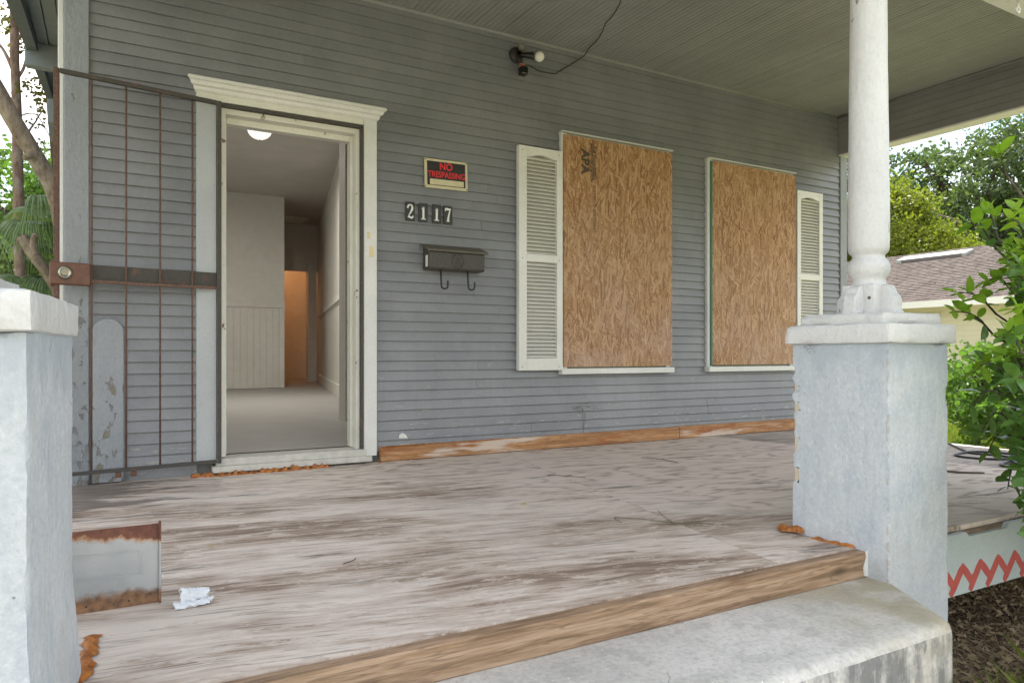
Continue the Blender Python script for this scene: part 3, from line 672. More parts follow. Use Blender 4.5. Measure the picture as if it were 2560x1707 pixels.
# expanding foam beads
def foam(pts, r, seed, parent, flat=.7):
    P = smooth_path(pts, max(4, int(sum((Vector(b) - Vector(a)).length for a, b in zip(pts[:-1], pts[1:])) / .007 / (len(pts) - 1)))); q = G(); n = len(P); vs = []; fs = []; z0 = pts[0][2] - .004
    for i, p in enumerate(P):
        d = (P[min(i + 1, n - 1)] - P[max(i - 1, 0)]); d.z = 0; d = d.normalized() if d.length > 1e-6 else Vector((1, 0, 0)); sd = Vector((-d.y, d.x, 0)); e = min(1, i / 3 + .25, (n - 1 - i) / 3 + .25)
        N_ = lambda k, f_: mnoise.noise((i * f_, seed * 3.3, k))
        wl = r * e * max(.25, .9 + 1.1 * N_(0, .22) + .4 * N_(4, .37)); wr = r * e * max(.25, .9 + 1.1 * N_(9, .22) + .4 * N_(13, .37)); hh = r * flat * e * max(.2, .8 + .9 * N_(20, .3) + .4 * N_(25, .41))
        for u, k in ((-1, 0), (-.6, .75), (-.1, 1.0 + .5 * N_(30, .43)), (.45, .8 + .5 * N_(35, .47)), (1, 0)):
            w_ = wl if u < 0 else wr; vs.append(p + sd * (u * w_) + Vector((0, 0, z0 - p.z + hh * k)))
    for i in range(n - 1):
        for k in range(4): a = i * 5 + k; fs.append((a, a + 5, a + 6, a + 1))
    fs += [(0, 1, 2, 3, 4), tuple(range((n - 1) * 5, n * 5))[::-1]]
    return q.add(vs, fs).build('expanding_foam', 'foam', parent, False)
foam([(.43, 4.13, .004), (.62, 4.128, .006), (.80, 4.128, .005), (1.0, 4.13, .006), (1.16, 4.132, .004)], .022, 1, deck_t, 1.0)
foam([(1.45, 4.13, .006), (1.475, 4.135, .012)], .018, 2, deck_t)
foam([(1.47, 4.15, .093), (2.2, 4.165, .094), (2.9, 4.17, .094), (3.4, 4.17, .096), (4.1, 4.17, .097)], .0065, 3, deck_t)
foam([(1.5, 4.158, .001), (2.3, 4.158, .001), (3.2, 4.158, .001), (4.0, 4.158, .001)], .005, 4, deck_t)
foam([(2.175, 2.0 - .16, .012), (2.19, 1.80, .018), (2.195, 1.74, .01)], .024, 5, deck_t, .9)
foam([(2.19, 1.70, .004), (2.20, 1.62, .008), (2.203, 1.54, .006)], .012, 6, deck_t)
foam([(-.008, 1.93, .008), (-.012, 1.84, .014), (-.020, 1.74, .012), (-.034, 1.62, .012), (-.05, 1.56, .01)], .017, 7, deck_t, .5)
foam([(2.20, 1.530, -.003), (2.05, 1.530, -.003), (1.9, 1.532, -.003)], .0042, 8, deck_t)
foam([(1.55, 1.535, -.004), (1.42, 1.532, -.004), (1.30, 1.534, -.004)], .0032, 9, deck_t)
foam([(.95, 1.535, -.004), (.70, 1.533, -.004), (.5, 1.534, -.004)], .0032, 10, deck_t)

G().prism([(2.186, -.055), (2.20, -.02), (2.196, .0), (2.209, .0), (2.209, -.083), (2.19, -.080)], 1.496, 1.4995, 'y').build('caulk', 'web_chip', deck_t)
# ================================================================== STEPS
st = thing('concrete_step', 'pale worn concrete step with mildewed front below the porch edge', 'step', (1.0, 1.3, -.5))
def slab(x0, x1, y0, y1, z0, z1, rad):
    g = rough_box((x0, x1, y0, y1, z0, z1), .022, .0022, 11)
    def rnd(v):
        p = Vector(v); ex = [(p.x - x1 + rad), (y0 + rad - p.y), (p.z - z1 + rad)]
        e = [max(0, q) for q in ex]; l_ = math.sqrt(sum(q * q for q in e))
        if l_ > rad and l_ > 0:
            s_ = rad / l_; p = Vector((p.x - (e[0] - e[0] * s_), p.y + (e[1] - e[1] * s_), p.z - (e[2] - e[2] * s_)))
        return p
    return g.xf(rnd)
top = slab(-1.2, 2.05, 1.125, 1.56, -.255, -.087, .035)
def skew(v):
    if v.x > 1.5 and v.y > 1.125: v.x += (v.y - 1.125) / .3 * .19 * min(1, (v.x - 1.5) / .5)
    return v
top.xf(skew)
me = bpy.data.meshes.new('tread'); me.from_pydata(top.v, [], top.f); me.update()
o = link('tread', me, ['concrete', 'concrete_riser'], st, True)
for p in me.polygons: p.material_index = 1 if (p.normal.z < .45) else 0
low = slab(-1.3, 2.02, .78, 1.3, -.5, -.252, .03); me = bpy.data.meshes.new('tread'); me.from_pydata(low.v, [], low.f); me.update()
o = link('tread', me, ['concrete', 'concrete_riser'], st, True)
for p in me.polygons: p.material_index = 1 if (p.normal.z < .45) else 0

# ================================================================== PILLARS AND COLUMNS
def pillar(label, loc, w, d, rot, flare, group, ragged):
    t_ = thing('porch_pillar', label, 'pillar', (*loc, -.5), group); ov = .02 if ragged else .011
    c, s_ = math.cos(rot), math.sin(rot)
    def place(v): return Vector((loc[0] + v.x * c - v.y * s_, loc[1] + v.x * s_ + v.y * c, v.z))
    def tp(q):
        k_ = max(0, (.2 - q.z) / .7) * flare
        q.x += k_ * (1 if q.x > w / 2 else -1); q.y += k_ * .4 * (1 if q.y > d / 2 else -1); return q
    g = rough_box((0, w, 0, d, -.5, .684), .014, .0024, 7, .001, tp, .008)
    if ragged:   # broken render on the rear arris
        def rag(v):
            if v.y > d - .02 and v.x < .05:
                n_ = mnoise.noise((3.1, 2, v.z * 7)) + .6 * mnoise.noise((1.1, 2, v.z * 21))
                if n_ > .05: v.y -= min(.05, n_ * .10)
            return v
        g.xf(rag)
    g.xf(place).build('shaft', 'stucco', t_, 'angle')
    if ragged:
        G().box(.006, w - .006, .01, d - .006, -.45, .6).xf(place).build('core', 'plaster_raw', t_)
        for z0, z1 in ((.515, .55), (.10, .13)): G().box(.007, .05, d - .03, d - .004, z0, z1).xf(place).build('brick', 'brick', t_)
    rough_box((-ov, w + ov, -.02, d + ov, .682, .748), .014, .0022, 12, .003, None, .007).xf(place).build('cap', 'cap_white', t_, 'angle', 0)
    return place
pl_r = pillar('blue gray rendered square pillar with white cap, right of the step', (2.205, 1.424), .335, .37, 0, .0, 'porch pillars', True)
pl_l = pillar('blue gray rendered square pillar with white cap, at the left edge beside the metal sheet', (-.422, 1.378), .335, .37, R(-8), .055, 'porch pillars', False)

def column(label, ctr, rot):
    t_ = thing('porch_column', label, 'column', (ctr[0], ctr[1], .75), 'turned porch columns')
    c, s_ = math.cos(rot), math.sin(rot)
    def place(v): return Vector((ctr[0] + v.x * c - v.y * s_, ctr[1] + v.x * s_ + v.y * c, v.z))
    h = .165
    rough_box((-h, h, -h, h, .746, .786), .014, .0012, 14, .003, None, .006).xf(place).build('plinth', 'column_white', t_, 'angle')
    rough_box((-.062, .062, -.062, .062, .785, .892), .012, .0012, 14, .002, None, .003).xf(place).build('base_block', 'column_white', t_, 'angle')
    prof = [(.060, .885), (.061, .893), (.056, .898), (.055, .908), (.060, .918), (.0675, .932), (.0705, .948), (.0695, .962), (.063, .976), (.055, .984), (.052, .992), (.055, .998),
            (.0635, 1.006), (.0675, 1.020), (.0685, 1.05)] + [(.0685 - .0105 * i / 14, 1.05 + 1.08 * i / 14) for i in range(1, 15)]
    q = G().lathe(prof, (0, 0, 0), 36)
    q.xf(lambda v: v + Vector((v.x, v.y, 0)).normalized() * (.0013 * mnoise.noise(v * 22) + .0016 * mnoise.noise(v * 7)))
    q.xf(place).build('shaft', 'column_white', t_, True)
    # scroll brackets on the four sides of the base block
    bp = [(.0615, .786), (.150, .786), (.150, .79), (.138, .797), (.135, .812), (.137, .83), (.128, .848), (.115, .856), (.108, .862), (.104, .874), (.092, .882), (.0615, .886)]
    bp = [(a if a < .07 else   .0615 + (a - .0615) * .66, b) for a, b in bp]
    for k_ in range(4):
        a = k_ * math.pi / 2; ca, sa = math.cos(a), math.sin(a)
        q = G().prism(bp, -.023, .023, 'y'); q.xf(lambda v: Vector((v.x * ca - v.y * sa, v.x * sa + v.y * ca, v.z))).xf(place)
        q.build('bracket', 'column_white', t_, False, .003)
    for dx_, dy_, dz_ in ((-.062 - .0008, .03, .835), (-.0628, -.045, .842)):
        G().lathe([(.0005, -.001), (.006, 0), (.006, .002)], (0, 0, 0), 10, 'y').xf(lambda v: place(Vector((dx_ + v.y - .001, dy_ + v.x, dz_ + v.z)))).build('screw', 'iron_rust', t_)
column('white turned column standing on the pillar right of the step', (2.385, 1.615), 0)
column('foot of a white turned column on the left edge pillar', (-.312, 1.575), R(-8))
hk = thing('eye_hook', 'small white painted hook hanging under the front beam at upper right', 'hook', (3.37, 1.60, 2.13))
G().tube([(3.37, 1.60, 2.132), (3.37, 1.60, 2.105)] + [(3.37 + .012 * math.sin(a), 1.60, 2.094 + .012 * math.cos(a)) for a in np.linspace(0, 5.2, 12)], .005, 8).build('shank', 'column_white', hk, True)
# ================================================================== SECURITY GATE
HX, HY = .574, W - .062; GA = R(8.5)      # hinge and opening angle off the wall
gt = thing('security_gate', 'rusty black iron security gate swung open against the wall left of the door', 'gate', (HX, HY, .06))
def gp_(v):   # local: x runs from the hinge to the free edge, y out of the wall
    return Vector((HX - v.x * math.cos(GA) + v.y * math.sin(GA) * -1, HY - v.x * math.sin(GA) - v.y * math.cos(GA), v.z))
def gpart(name, mat, *b, bevel=.0015):
    q = G().box(*b).xf(gp_); q.f = [f[::-1] for f in q.f]; return q.build(name, mat, gt, False, bevel)
gw = .752
gpart('hinge_stile', 'iron_black', -.010, .011, -.010, .010, .065, 1.99)
gpart('lock_stile', 'iron_rust', gw - .022, gw, -.011, .011, .065, 1.99)
gpart('top_rail', 'iron_black', .0135, gw - .0255, -.010, .010, 1.969, 1.99)
gpart('bottom_rail', 'iron_black', .0135, gw - .0255, -.010, .010, .067, .085)
for i, x in enumerate((.137, .292, .447, .597)):
    q = G().tube([gp_(Vector((x, 0.002, .087))), gp_(Vector((x, 0.002, 1.965)))], .0048, 8); q.build('bar', 'iron_rust', gt, True)
gpart('middle_rail', 'iron_rust', .0135, .597, .0085, .018, .987, 1.003)
gpart('middle_plate', 'iron_black', .0135, .597, -.020, -.0125, 1.007, 1.078)
lb = gpart('lock_box', 'rust_smooth', .597, gw + .012, -.014, .030, .972, 1.078, bevel=.006)
q = G().lathe([(.001, 0), (.032, 0), (.033, .004), (.024, .016), (.022, .017), (.021, .0155), (.001, .0155)], (0, 0, 0), 28, 'y')
q.xf(lambda v: gp_(Vector((v.x + .700, v.y + .030, v.z + 1.028)))); q.build('lock_cylinder', 'lock_steel', lb, True)
q = G().lathe([(.001, 0), (.013, 0), (.013, .0035), (.001, .0035)], (0, 0, 0), 18, 'y'); q.xf(lambda v: gp_(Vector((v.x + .700, v.y + .0455, v.z + 1.028)))); q.build('key_plug', 'screw', lb)
q = G().box(-.008, .008, .0492, .0499, -.0012, .0012); q.xf(lambda v: gp_(Vector((v.x + .700, v.y, v.z + 1.028)))); q.build('keyway', 'hook_iron', lb)
gpart('strike_tongue', 'iron_rust', gw + .0005, gw + .016, -.035, -.0145, .965, 1.09)
for x in (.20, .27): gpart('foot_bolt', 'rust_smooth', x + .2, x + .225, -.01, .012, .040, .0645)

pk = thing('picket_board', 'round topped peeling gray board leaning against the wall behind the gate', 'board', (.055, W - .03, .004))
pp = [(-.014, .004), (.124, .004)] + [(.055 + .069 * math.cos(a), .758 + .066 * math.sin(a)) for a in np.linspace(0, math.pi, 16)]
q = G().prism(pp, W - .040, W - .0175, 'y'); q.build('board', 'picket_paint', pk, False, .004)

# ================================================================== THINGS ON THE WALL
def disp_number(ch, x, tilt, label):
    y = W - .0215; t_ = thing('house_number', label, 'number tile', (x + .03, y, 1.46), 'house number tiles'); z0 = 1.460
    c_ = Vector((x + .03, 0, z0 + .058))
    def rot(v): d = v - c_; return Vector((c_.x + d.x * math.cos(tilt) - d.z * math.sin(tilt), v.y, c_.z + d.x * math.sin(tilt) + d.z * math.cos(tilt)))
    G().box(x, x + .060, y - .003, y + .004, z0, z0 + .117).xf(rot).build('tile', 'tile_black', t_, False, .0012)
    yy = y - .0046; g = G(); u = lambda a, b: (x + .060 * a, z0 + .117 * b)
    def S(pts, wd): q = stroke([u(*p) for p in pts], wd, yy); g.add(q.v, q.f)
    if ch == '1':
        S([(.50, .80), (.50, .18)], .0135); S([(.30, .69), (.40, .72), (.50, .80)], [.004, .006, .010]); S([(.26, .165), (.74, .165)], .0075)
    elif ch == '2':
        A = [(.22, .66), (.24, .74), (.34, .82), (.50, .845), (.66, .81), (.73, .71), (.69, .60), (.56, .47), (.40, .34), (.27, .22)]
        S(A, [.010, .011, .0085, .0075, .0095, .013, .0135, .011, .007, .005]); S([(.22, .20), (.40, .205), (.60, .165), (.74, .19), (.80, .29)], [.006, .012, .013, .010, .004])
    else:
        S([(.20, .70), (.24, .83), (.42, .815), (.60, .80), (.80, .845)], [.005, .011, .014, .012, .005]); S([(.78, .82), (.62, .56), (.52, .34), (.48, .17)], [.006, .009, .0125, .0145]); S([(.32, .165), (.66, .165)], .0065)
    g.xf(rot).build('digit', 'tile_white', t_)
disp_number('2', 1.643, R(1.0), 'black tile with white digit 2 on the gray siding')
disp_number('1', 1.729, R(.5), 'black tile with white digit 1, the left one of the two ones')
disp_number('1', 1.819, R(-.3), 'black tile with white digit 1, the right one of the two ones')
disp_number('7', 1.896, R(1.2), 'black tile with white digit 7 at the right end of the number')

sg = thing('warning_sign', 'black and red NO TRESPASSING sign with pale border', 'sign', (1.915, W - .018, 1.68))
tl = R(1.0); sc_ = Vector((1.915, 0, 1.77))
def sr(v): d = v - sc_; return Vector((sc_.x + d.x * math.cos(tl) - d.z * math.sin(tl), v.y, sc_.z + d.x * math.sin(tl) + d.z * math.cos(tl)))
ys = W - .0235
G().box(1.767, 2.063, ys, ys + .002, 1.680, 1.862).xf(sr).build('border', 'sign_gold', sg)
G().box(1.785, 2.047, ys - .0012, ys - .0002, 1.698, 1.847).xf(sr).build('panel', 'sign_black', sg)
G().box(1.802, 2.035, ys - .0024, ys - .0014, 1.702, 1.737).xf(sr).build('name_strip', 'sign_gold', sg)
for s_, sz, sx, bd, x, z in (('NO', .062, .92, .0014, 1.913, 1.817), ('TRESPASSING', .052, .82, .0009, 1.917, 1.765)):
    q = text_geo(s_, sz, sx, bd); q.xf(lambda v: sr(Vector((x + v.x, ys - .0026 - v.z, z + v.y)))); q.build('lettering', 'sign_red', sg)
for x, z in ((1.774, 1.855), (2.056, 1.855), (1.774, 1.688), (2.056, 1.688)):
    G().lathe([(.0002, 0), (.0042, 0), (.0035, -.002), (.0002, -.0026)], (x, ys - .0005, z), 10, 'y').xf(sr).build('screw', 'iron_rust', sg)

mb = thing('mailbox', 'tarnished dark metal mailbox with round emblem and two hooks on the siding', 'mailbox', (1.95, W - .05, 1.16))
y0, y1 = W - .112, W - .014
side = [(y1, 1.165), (y0 + .012, 1.165), (y0, 1.175), (y0, 1.272), (y1, 1.318)]
G().prism(side, 1.760, 2.142, 'x').build('body', 'mail_metal', mb, False, .004)
lid = [(y1, 1.321), (y1, 1.327), (y0 - .016, 1.285), (y0 - .020, 1.272), (y0 - .0165, 1.2715), (y0 - .0125, 1.280)]
lo = G().prism(lid, 1.742, 2.158, 'x').build('lid', 'mail_lid', mb, False, .001)
em = G()
for k_ in range(24):
    a = 2 * math.pi * k_ / 24; r_ = .040 + .0025 * (k_ % 2)
    em.add(*(lambda q: (q.v, q.f))(G().lathe([(.0002, -.003), (.0055, -.0015), (.0068, .001)], (1.952 + r_ * math.cos(a), y0, 1.222 + r_ * math.sin(a)), 7, 'y')))
em.build('emblem_ring', 'mail_metal', mb, True)
eg = G()   # raised eagle and banner in the ring
for pts, wd in (([(-.004, -.020), (0, .006), (.004, .018)], [.006, .012, .005]), ([(0, .010), (-.014, .020), (-.026, .012)], [.010, .007, .003]), ([(.001, .010), (.015, .019), (.026, .010)], [.010, .007, .003]),
                ([(-.020, -.004), (.020, -.002)], .004), ([(-.012, -.022), (-.010, -.006)], .004), ([(.013, -.020), (.008, -.006)], .004), ([(-.022, -.018), (0, -.027), (.022, -.018)], .005)):
    q = stroke([(1.952 + a, 1.222 + b) for a, b in pts], wd, y0 - .003, .003); eg.add(q.v, q.f)
eg.build('emblem', 'mail_metal', mb)
for x in (1.845, 2.030):
    P = [(x, y0 + .02, 1.166), (x, y0 + .012, 1.10), (x, y0 + .008, 1.070)] + [(x + .020 - .020 * math.cos(a), y0 + .008 - .006 * math.sin(a / 2), 1.064 - .017 * math.sin(a)) for a in np.linspace(.2, math.pi, 9)] + [(x + .0405, y0 + .0, 1.086), (x + .0405, y0 + .001, 1.096)]
    G().tube(P, .0062, 8).build('hook', 'hook_iron', mb, True)
box('end_tab', 'web_chip', mb, 1.7575, 1.7596, y0 + .02, y0 + .05, 1.18, 1.25, bevel=0)

def shutter(label, x0, x1, z0, z1, lx0, lx1, rows):
    y = W - .036; t_ = thing('shutter', label, 'shutter', ((x0 + x1) / 2, y, z0), 'white louvred shutters')
    (a0, a1), (b0, b1) = rows
    n = 14; arch = [(lx0 + (lx1 - lx0) * i / n, b1 - .014 + .022 * math.sin(math.pi * i / n) ** 1.6) for i in range(n + 1)]
    top = [(lx0, z1), (lx1, z1)] + arch[::-1]
    g = G().box(x0, lx0, y - .018, y + .02, z0, z1).box(lx1, x1, y - .018, y + .02, z0, z1).box(lx0, lx1, y - .018, y + .02, z0, a0).box(lx0, lx1, y - .018, y + .02, a1, b0)
    g.prism(top, y - .018, y + .02, 'y')
    g.build('frame', 'plastic_shutter', t_, False, .002)
    box('back', 'louvre_back_shade', t_, lx0 + .0005, lx1 - .0005, y + .012, y + .018, a0, b1, bevel=0)  # dusty tan, coloured darker than the plastic to paint in shade behind slats
    me = None
    for lo_, hi in rows:
        n = int(round((hi - lo_ - .004) / .0255)); p = (hi - lo_ - .004) / n
        for i in range(n):
            z = lo_ + .002 + p * i
            if me is None:
                o = G().prism([(y - .011, .002), (y - .007, .0), (y + .0105, p * .66), (y + .0105, p * .78), (y - .010, .0055)], lx0 + .001, lx1 - .001, 'x').build('slat', 'plastic_shutter', t_); me = o.data
            else:
                o = bpy.data.objects.new('slat', me); COL.objects.link(o); o.parent = t_; o.matrix_parent_inverse = Matrix.Translation(-t_.location)
            o.location = (0, 0, z)
    for zz in (z0 + .025, z0 + (z1 - z0) * .5, z1 - .03):
        for xx in (x0 + .025, x1 - .025):
            G().lathe([(.0002, -.001), (.0035, 0)], (xx, y - .018, zz), 8, 'y', False).build('screw', 'hook_iron', t_)
shutter('white plastic louvred shutter between the mailbox and the nearer boarded window', 2.428, 2.772, .535, 2.028, 2.488, 2.728, ((.617, 1.262), (1.312, 1.972)))
shutter('white plastic louvred shutter beside the farther boarded window, partly behind the pillar', 5.160, 5.488, .535, 2.034, 5.206, 5.442, ((.617, 1.276), (1.325, 1.976)))

def osb_panel(label, x0, x1, z0, z1):
    t_ = thing('strand_board_panel', label, 'board', ((x0 + x1) / 2, W - .045, z0), 'strand boards nailed over the windows')
    G().box(x0, x1, W - .050, W - .037, z0, z1).build('panel', 'strand_board', t_, False, .0015)
    rr = random.Random(int(x0 * 10))
    for z in np.linspace(z0 + .05, z1 - .05, 5):
        for x in (x0 + .018, x1 - .018): G().lathe([(.0002, -.0012), (.0035, 0)], (x + rr.uniform(-.005, .005), W - .0505, z + rr.uniform(-.04, .04)), 8, 'y', False).build('nail', 'hook_iron', t_)
    return t_
ob = osb_panel('brown strand board with stamped lettering over the nearer window', 2.788, 3.764, .556, 2.152)
osb_panel('plain brown strand board over the farther window', 4.180, 5.142, .560, 2.152)
box('side_strip', 'green_strip', house, 4.166, 4.1785, W - .050, W - .0365, .55, 2.15, bevel=0)
def stamp(s_, size, sx, x, z, bold=0, fade='stamp_ink'):
    q = text_geo(s_, size, sx, bold); q.xf(lambda v: Vector((x + v.y, W - .0507 - v.z * .1, z - v.x))); o = q.build('stamp', fade, ob); return o
stamp('APA', .092, 1.0, 2.962, 1.985, .004)
stamp('THE ENGINEERED', .036, .82, 3.043, 1.985, .0012); stamp('WOOD ASSOCIATION', .034, .78, 3.018, 1.985, .0012)
stamp('RATED SHEATHING', .036, 1.05, 3.040, 1.66, .0)

# flood light
fl = thing('flood_light', 'black twin socket porch light with one white bulb and a hanging sensor', 'light', (2.42, W - .03, 2.60))
G().lathe([(.001, 0), (.052, 0), (.054, -.006), (.047, -.018), (.018, -.024), (.001, -.024)], (2.425, W - .0175, 2.625), 24, 'y').build('base_plate', 'hook_iron', fl, True)
s1_ = G().tube([(2.425, W - .035, 2.632), (2.412, W - .085, 2.638), (2.404, W - .125, 2.634)], [.014, .017, .026], 14, False).build('socket', 'sensor_black', fl, True)
G().lathe([(.0255, -.004), (.0265, 0), (.019, .001), (.0185, .02), (.001, .02)], (2.404, W - .126, 2.634), 20, 'y', False).build('socket_ring', 'socket_gray', s1_, True)
s2_ = G().tube([(2.428, W - .035, 2.620), (2.468, W - .062, 2.622), (2.520, W - .090, 2.618)], [.013, .017, .027], 14).build('socket', 'sensor_black', fl, True)
q = G(); bc = Vector((2.552, W - .108, 2.612)); P = []
for i in range(10):
    a = math.pi * i / 9; P.append((max(.0008, .033 * math.sin(a)), -.033 * math.cos(a)))
q.lathe(P, bc, 24).build('bulb', 'bulb_glass', s2_, True)
G().tube([(2.425, W - .04, 2.61), (2.43, W - .06, 2.58), (2.437, W - .075, 2.55)], [.012, .015, .012], 12).build('arm', 'hook_iron', fl, True)
sn = G().box(2.418, 2.470, W - .105, W - .050, 2.478, 2.532).build('sensor', 'sensor_black', fl, False, .010)
for dz in (0, .013): G().tube([(2.440 + .016 * math.cos(a), W - .072 + .016 * math.sin(a), 2.537 + dz + .003 * math.sin(a)) for a in np.linspace(0, 6.28, 15)], .0045, 6).build('wire_nut', 'copper', sn, True)
wp = [(2.455, W - .075, 2.545), (2.517, W - .023, 2.575), (2.557, W - .021, 2.571), (2.611, W - .021, 2.556), (2.734, W - .021, 2.564), (2.762, W - .021, 2.582), (2.926, W - .022, 2.697), (2.975, W - .03, 2.738), (2.942, 4.066, 2.744), (2.914, 3.941, 2.742), (2.858, 3.81, 2.738),
      (2.803, 3.701, 2.736), (2.776, 3.596, 2.735), (2.724, 3.462, 2.738), (2.64, 3.30, 2.742), (2.55, 3.0, 2.746)]
tag(G().tube(smooth_path(wp), .0034, 6).build('electric_wire', 'wire_brown', None, True), 'thin dark wire running from the porch light across the ceiling', 'wire')
# small things stuck to the siding
o = G().prism([(1.60, .135), (1.66, .13), (1.645, .155), (1.622, .165), (1.605, .155)], W - .0195, W - .0172, 'y').build('paint_chip', 'web_chip'); tag(o, 'small white torn scrap stuck low on the siding beside the door', 'scrap')
dg = G(); rr = random.Random(3)
for i in range(26):
    x = rr.gauss(2.93, .06); z = .275 + rr.gauss(0, .010); a = rr.uniform(-.6, .6); l_ = rr.uniform(.015, .05)
    dg.tube([(x, W - .020, z), (x + l_ * math.cos(a), W - .018 - rr.uniform(0, .01), z + l_ * math.sin(a))], .0008, 4)
for i in range(3): dg.tube(smooth_path([(2.96, W - .020, .27), (2.965 + .01 * i, W - .022, .2), (2.96, W - .028, .12 - .02 * i)], 4), .0008, 4)
tag(dg.build('dry_tendrils', 'twig'), 'wisp of dry brown tendrils clinging low on the siding', 'tendrils')

# ================================================================== THINGS ON THE DECK
def mid(p): return p
c1_ = [(5.36, 3.05, .006), (5.291, 2.961, .006), (5.013, 2.712, .006), (4.909, 2.60, .006), (4.938, 2.46, .006), (4.918, 2.38, .006), (4.80, 2.30, .008), (4.722, 2.263, .008), (4.562, 2.134, .006), (4.50, 2.15, .006), (4.52, 2.23, .006), (4.62, 2.275, .006), (4.811, 2.295, .010), (5.1, 2.25, .006), (5.3, 2.1, .006)]
c2_ = [(5.30, 2.30, .006), (5.142, 2.406, .006), (4.974, 2.60, .012), (4.80, 2.63, .006), (4.70, 2.58, .006), (4.681, 2.504, .006), (4.72, 2.412, .006), (4.827, 2.258, .014), (4.98, 2.05, .006), (5.2, 1.95, .006)]
cb_ = thing('black_cable', 'loose black cable lying in loops on the deck right of the pillar', 'cable', (4.8, 2.4, .0))
for c_ in (c1_, c2_): G().tube(smooth_path(c_), .0075, 7).build('strand', 'cable_black', cb_, True)
q = G(); n = 16     # galvanized sheet standing on the deck
sh = thing('metal_sheet', 'galvanized metal sheet with rusty top and bottom standing on the deck behind the left pillar', 'metal sheet', (.0, 2.11, 0))
G().box(-.20, .143, 2.110, 2.113, .0, .206).build('sheet', 'galvanized', sh)
G().box(.1432, .149, 2.100, 2.114, .0, .213).build('folded_edge', 'galvanized', sh, False, .0015)
for z in (.080, .086, .139, .144): G().box(-.20, .098, 2.1088, 2.1098, z, z + .0012).build('pressed_rib', 'galvanized', sh)
for x in (.096, .104): G().box(x, x + .0012, 2.1088, 2.1098, .0805, .145).build('pressed_rib', 'galvanized', sh)
for x, z in ((-.02, .016), (.075, .016)): G().lathe([(.0005, -.0012), (.0028, 0)], (x, 2.1095, z), 8, 'y', False).build('nail', 'hook_iron', sh)
# crumpled paper
pc_ = thing('crumpled_paper', 'crumpled scrap of pale blue white paper on the deck', 'paper', (.222, 2.055, 0))
def crumple(cx, cy, cz, sx, sy, sz, seed, name, cone=0.):
    n = 12; vs = []; fs = []
    for i in range(n + 1):
        for k_ in range(n + 1):
            u, v = i / n, k_ / n; a = (v - .1) * 4.6
            r_ = (1 - .45 * u) * (1 + .28 * mnoise.noise((u * 4, v * 5, seed)))
            vs.append((cx + sx * (u - .5) + .012 * mnoise.noise((u * 6, v * 6, seed + 3)), cy + sy * r_ * math.cos(a), max(.001, cz + sz * r_ * math.sin(a) + .009 * mnoise.noise((u * 7, v * 7, seed + 7)))))
    for i in range(n):
        for k_ in range(n): a = i * (n + 1) + k_; fs.append((a, a + 1, a + n + 2, a + n + 1))
    q = G(); q.v = vs; q.f = fs; o = q.build(name, 'paper', pc_); s_ = o.modifiers.new('s', 'SOLIDIFY'); s_.thickness = .0007; return o
crumple(.222, 2.055, .022, .066, .023, .022, 1, 'roll'); crumple(.215, 2.035, .006, .085, .022, .007, 5, 'torn_flap'); crumple(.250, 2.05, .008, .03, .012, .008, 9, 'torn_flap')
def twig(name, label, pts, r, mat='twig', branches=()):
    g = G().tube(smooth_path(pts, 5), [r] * (5 * (len(pts) - 1) + 1), 5)
    for b in branches: g.tube(smooth_path(b, 4), r * .7, 5)
    return tag(g.build(name, mat, None, True), label, 'twig', 'fallen twigs on the deck')
twig('twig', 'long thin green brown twig on the deck in front of the pillar', [(1.775, 2.289, .004), (1.85, 2.20, .006), (1.911, 2.105, .004), (1.97, 2.06, .006), (2.03, 2.01, .004)], .0018, 'twig_green', [[(2.009, 2.30, .003), (1.95, 2.19, .004), (1.911, 2.105, .004)], [(1.775, 2.289, .004), (1.755, 2.25, .003), (1.75, 2.21, .003)]])
twig('twig', 'short forked twig on the whitish plywood near the wall', [(2.94, 3.52, .004), (2.99, 3.40, .006), (2.986, 3.24, .004)], .0017, 'twig', [[(2.99, 3.40, .006), (3.04, 3.42, .004)]])
twig('twig', 'slender twig lying across the plywood seam', [(2.09, 3.27, .003), (2.14, 3.20, .005), (2.22, 3.10, .003)], .0014, 'twig', [[(2.14, 3.20, .004), (2.20, 3.20, .003)]])
twig('twig', 'tiny bent twig on the gray brown boards in the middle of the deck', [(.66, 2.20, .003), (.70, 2.215, .006), (.715, 2.25, .003)], .0014)
twig('twig', 'dark splinter of wood on the deck below the cable', [(4.02, 2.33, .005), (4.06, 2.22, .006), (4.16, 2.14, .004)], .006, 'twig')
def leaf_geo(L_, wd, fold=.25, curl=.2, n=4):
    """elliptical leaf along +Y from the origin, folded along its midrib"""
    v = [(0, 0, 0)]; f = []
    rows = []
    for i in range(1, n):
        u = i / n; h = wd * .5 * math.sin(math.pi * u ** .95) ** .62; z = curl * L_ * (u * u) * -1
        rows.append(len(v)); v += [(-h, L_ * u, z + h * fold), (0, L_ * u, z), (h, L_ * u, z + h * fold)]
    tip = len(v); v.append((0, L_, -curl * L_))
    a = rows[0]; f += [(0, a + 1, a), (0, a + 2, a + 1)]
    for r0, r1 in zip(rows[:-1], rows[1:]): f += [(r0, r0 + 1, r1 + 1, r1), (r0 + 1, r0 + 2, r1 + 2, r1 + 1)]
    a = rows[-1]; f += [(a, a + 1, tip), (a + 1, a + 2, tip)]
    g = G(); g.v = v; g.f = f; return g
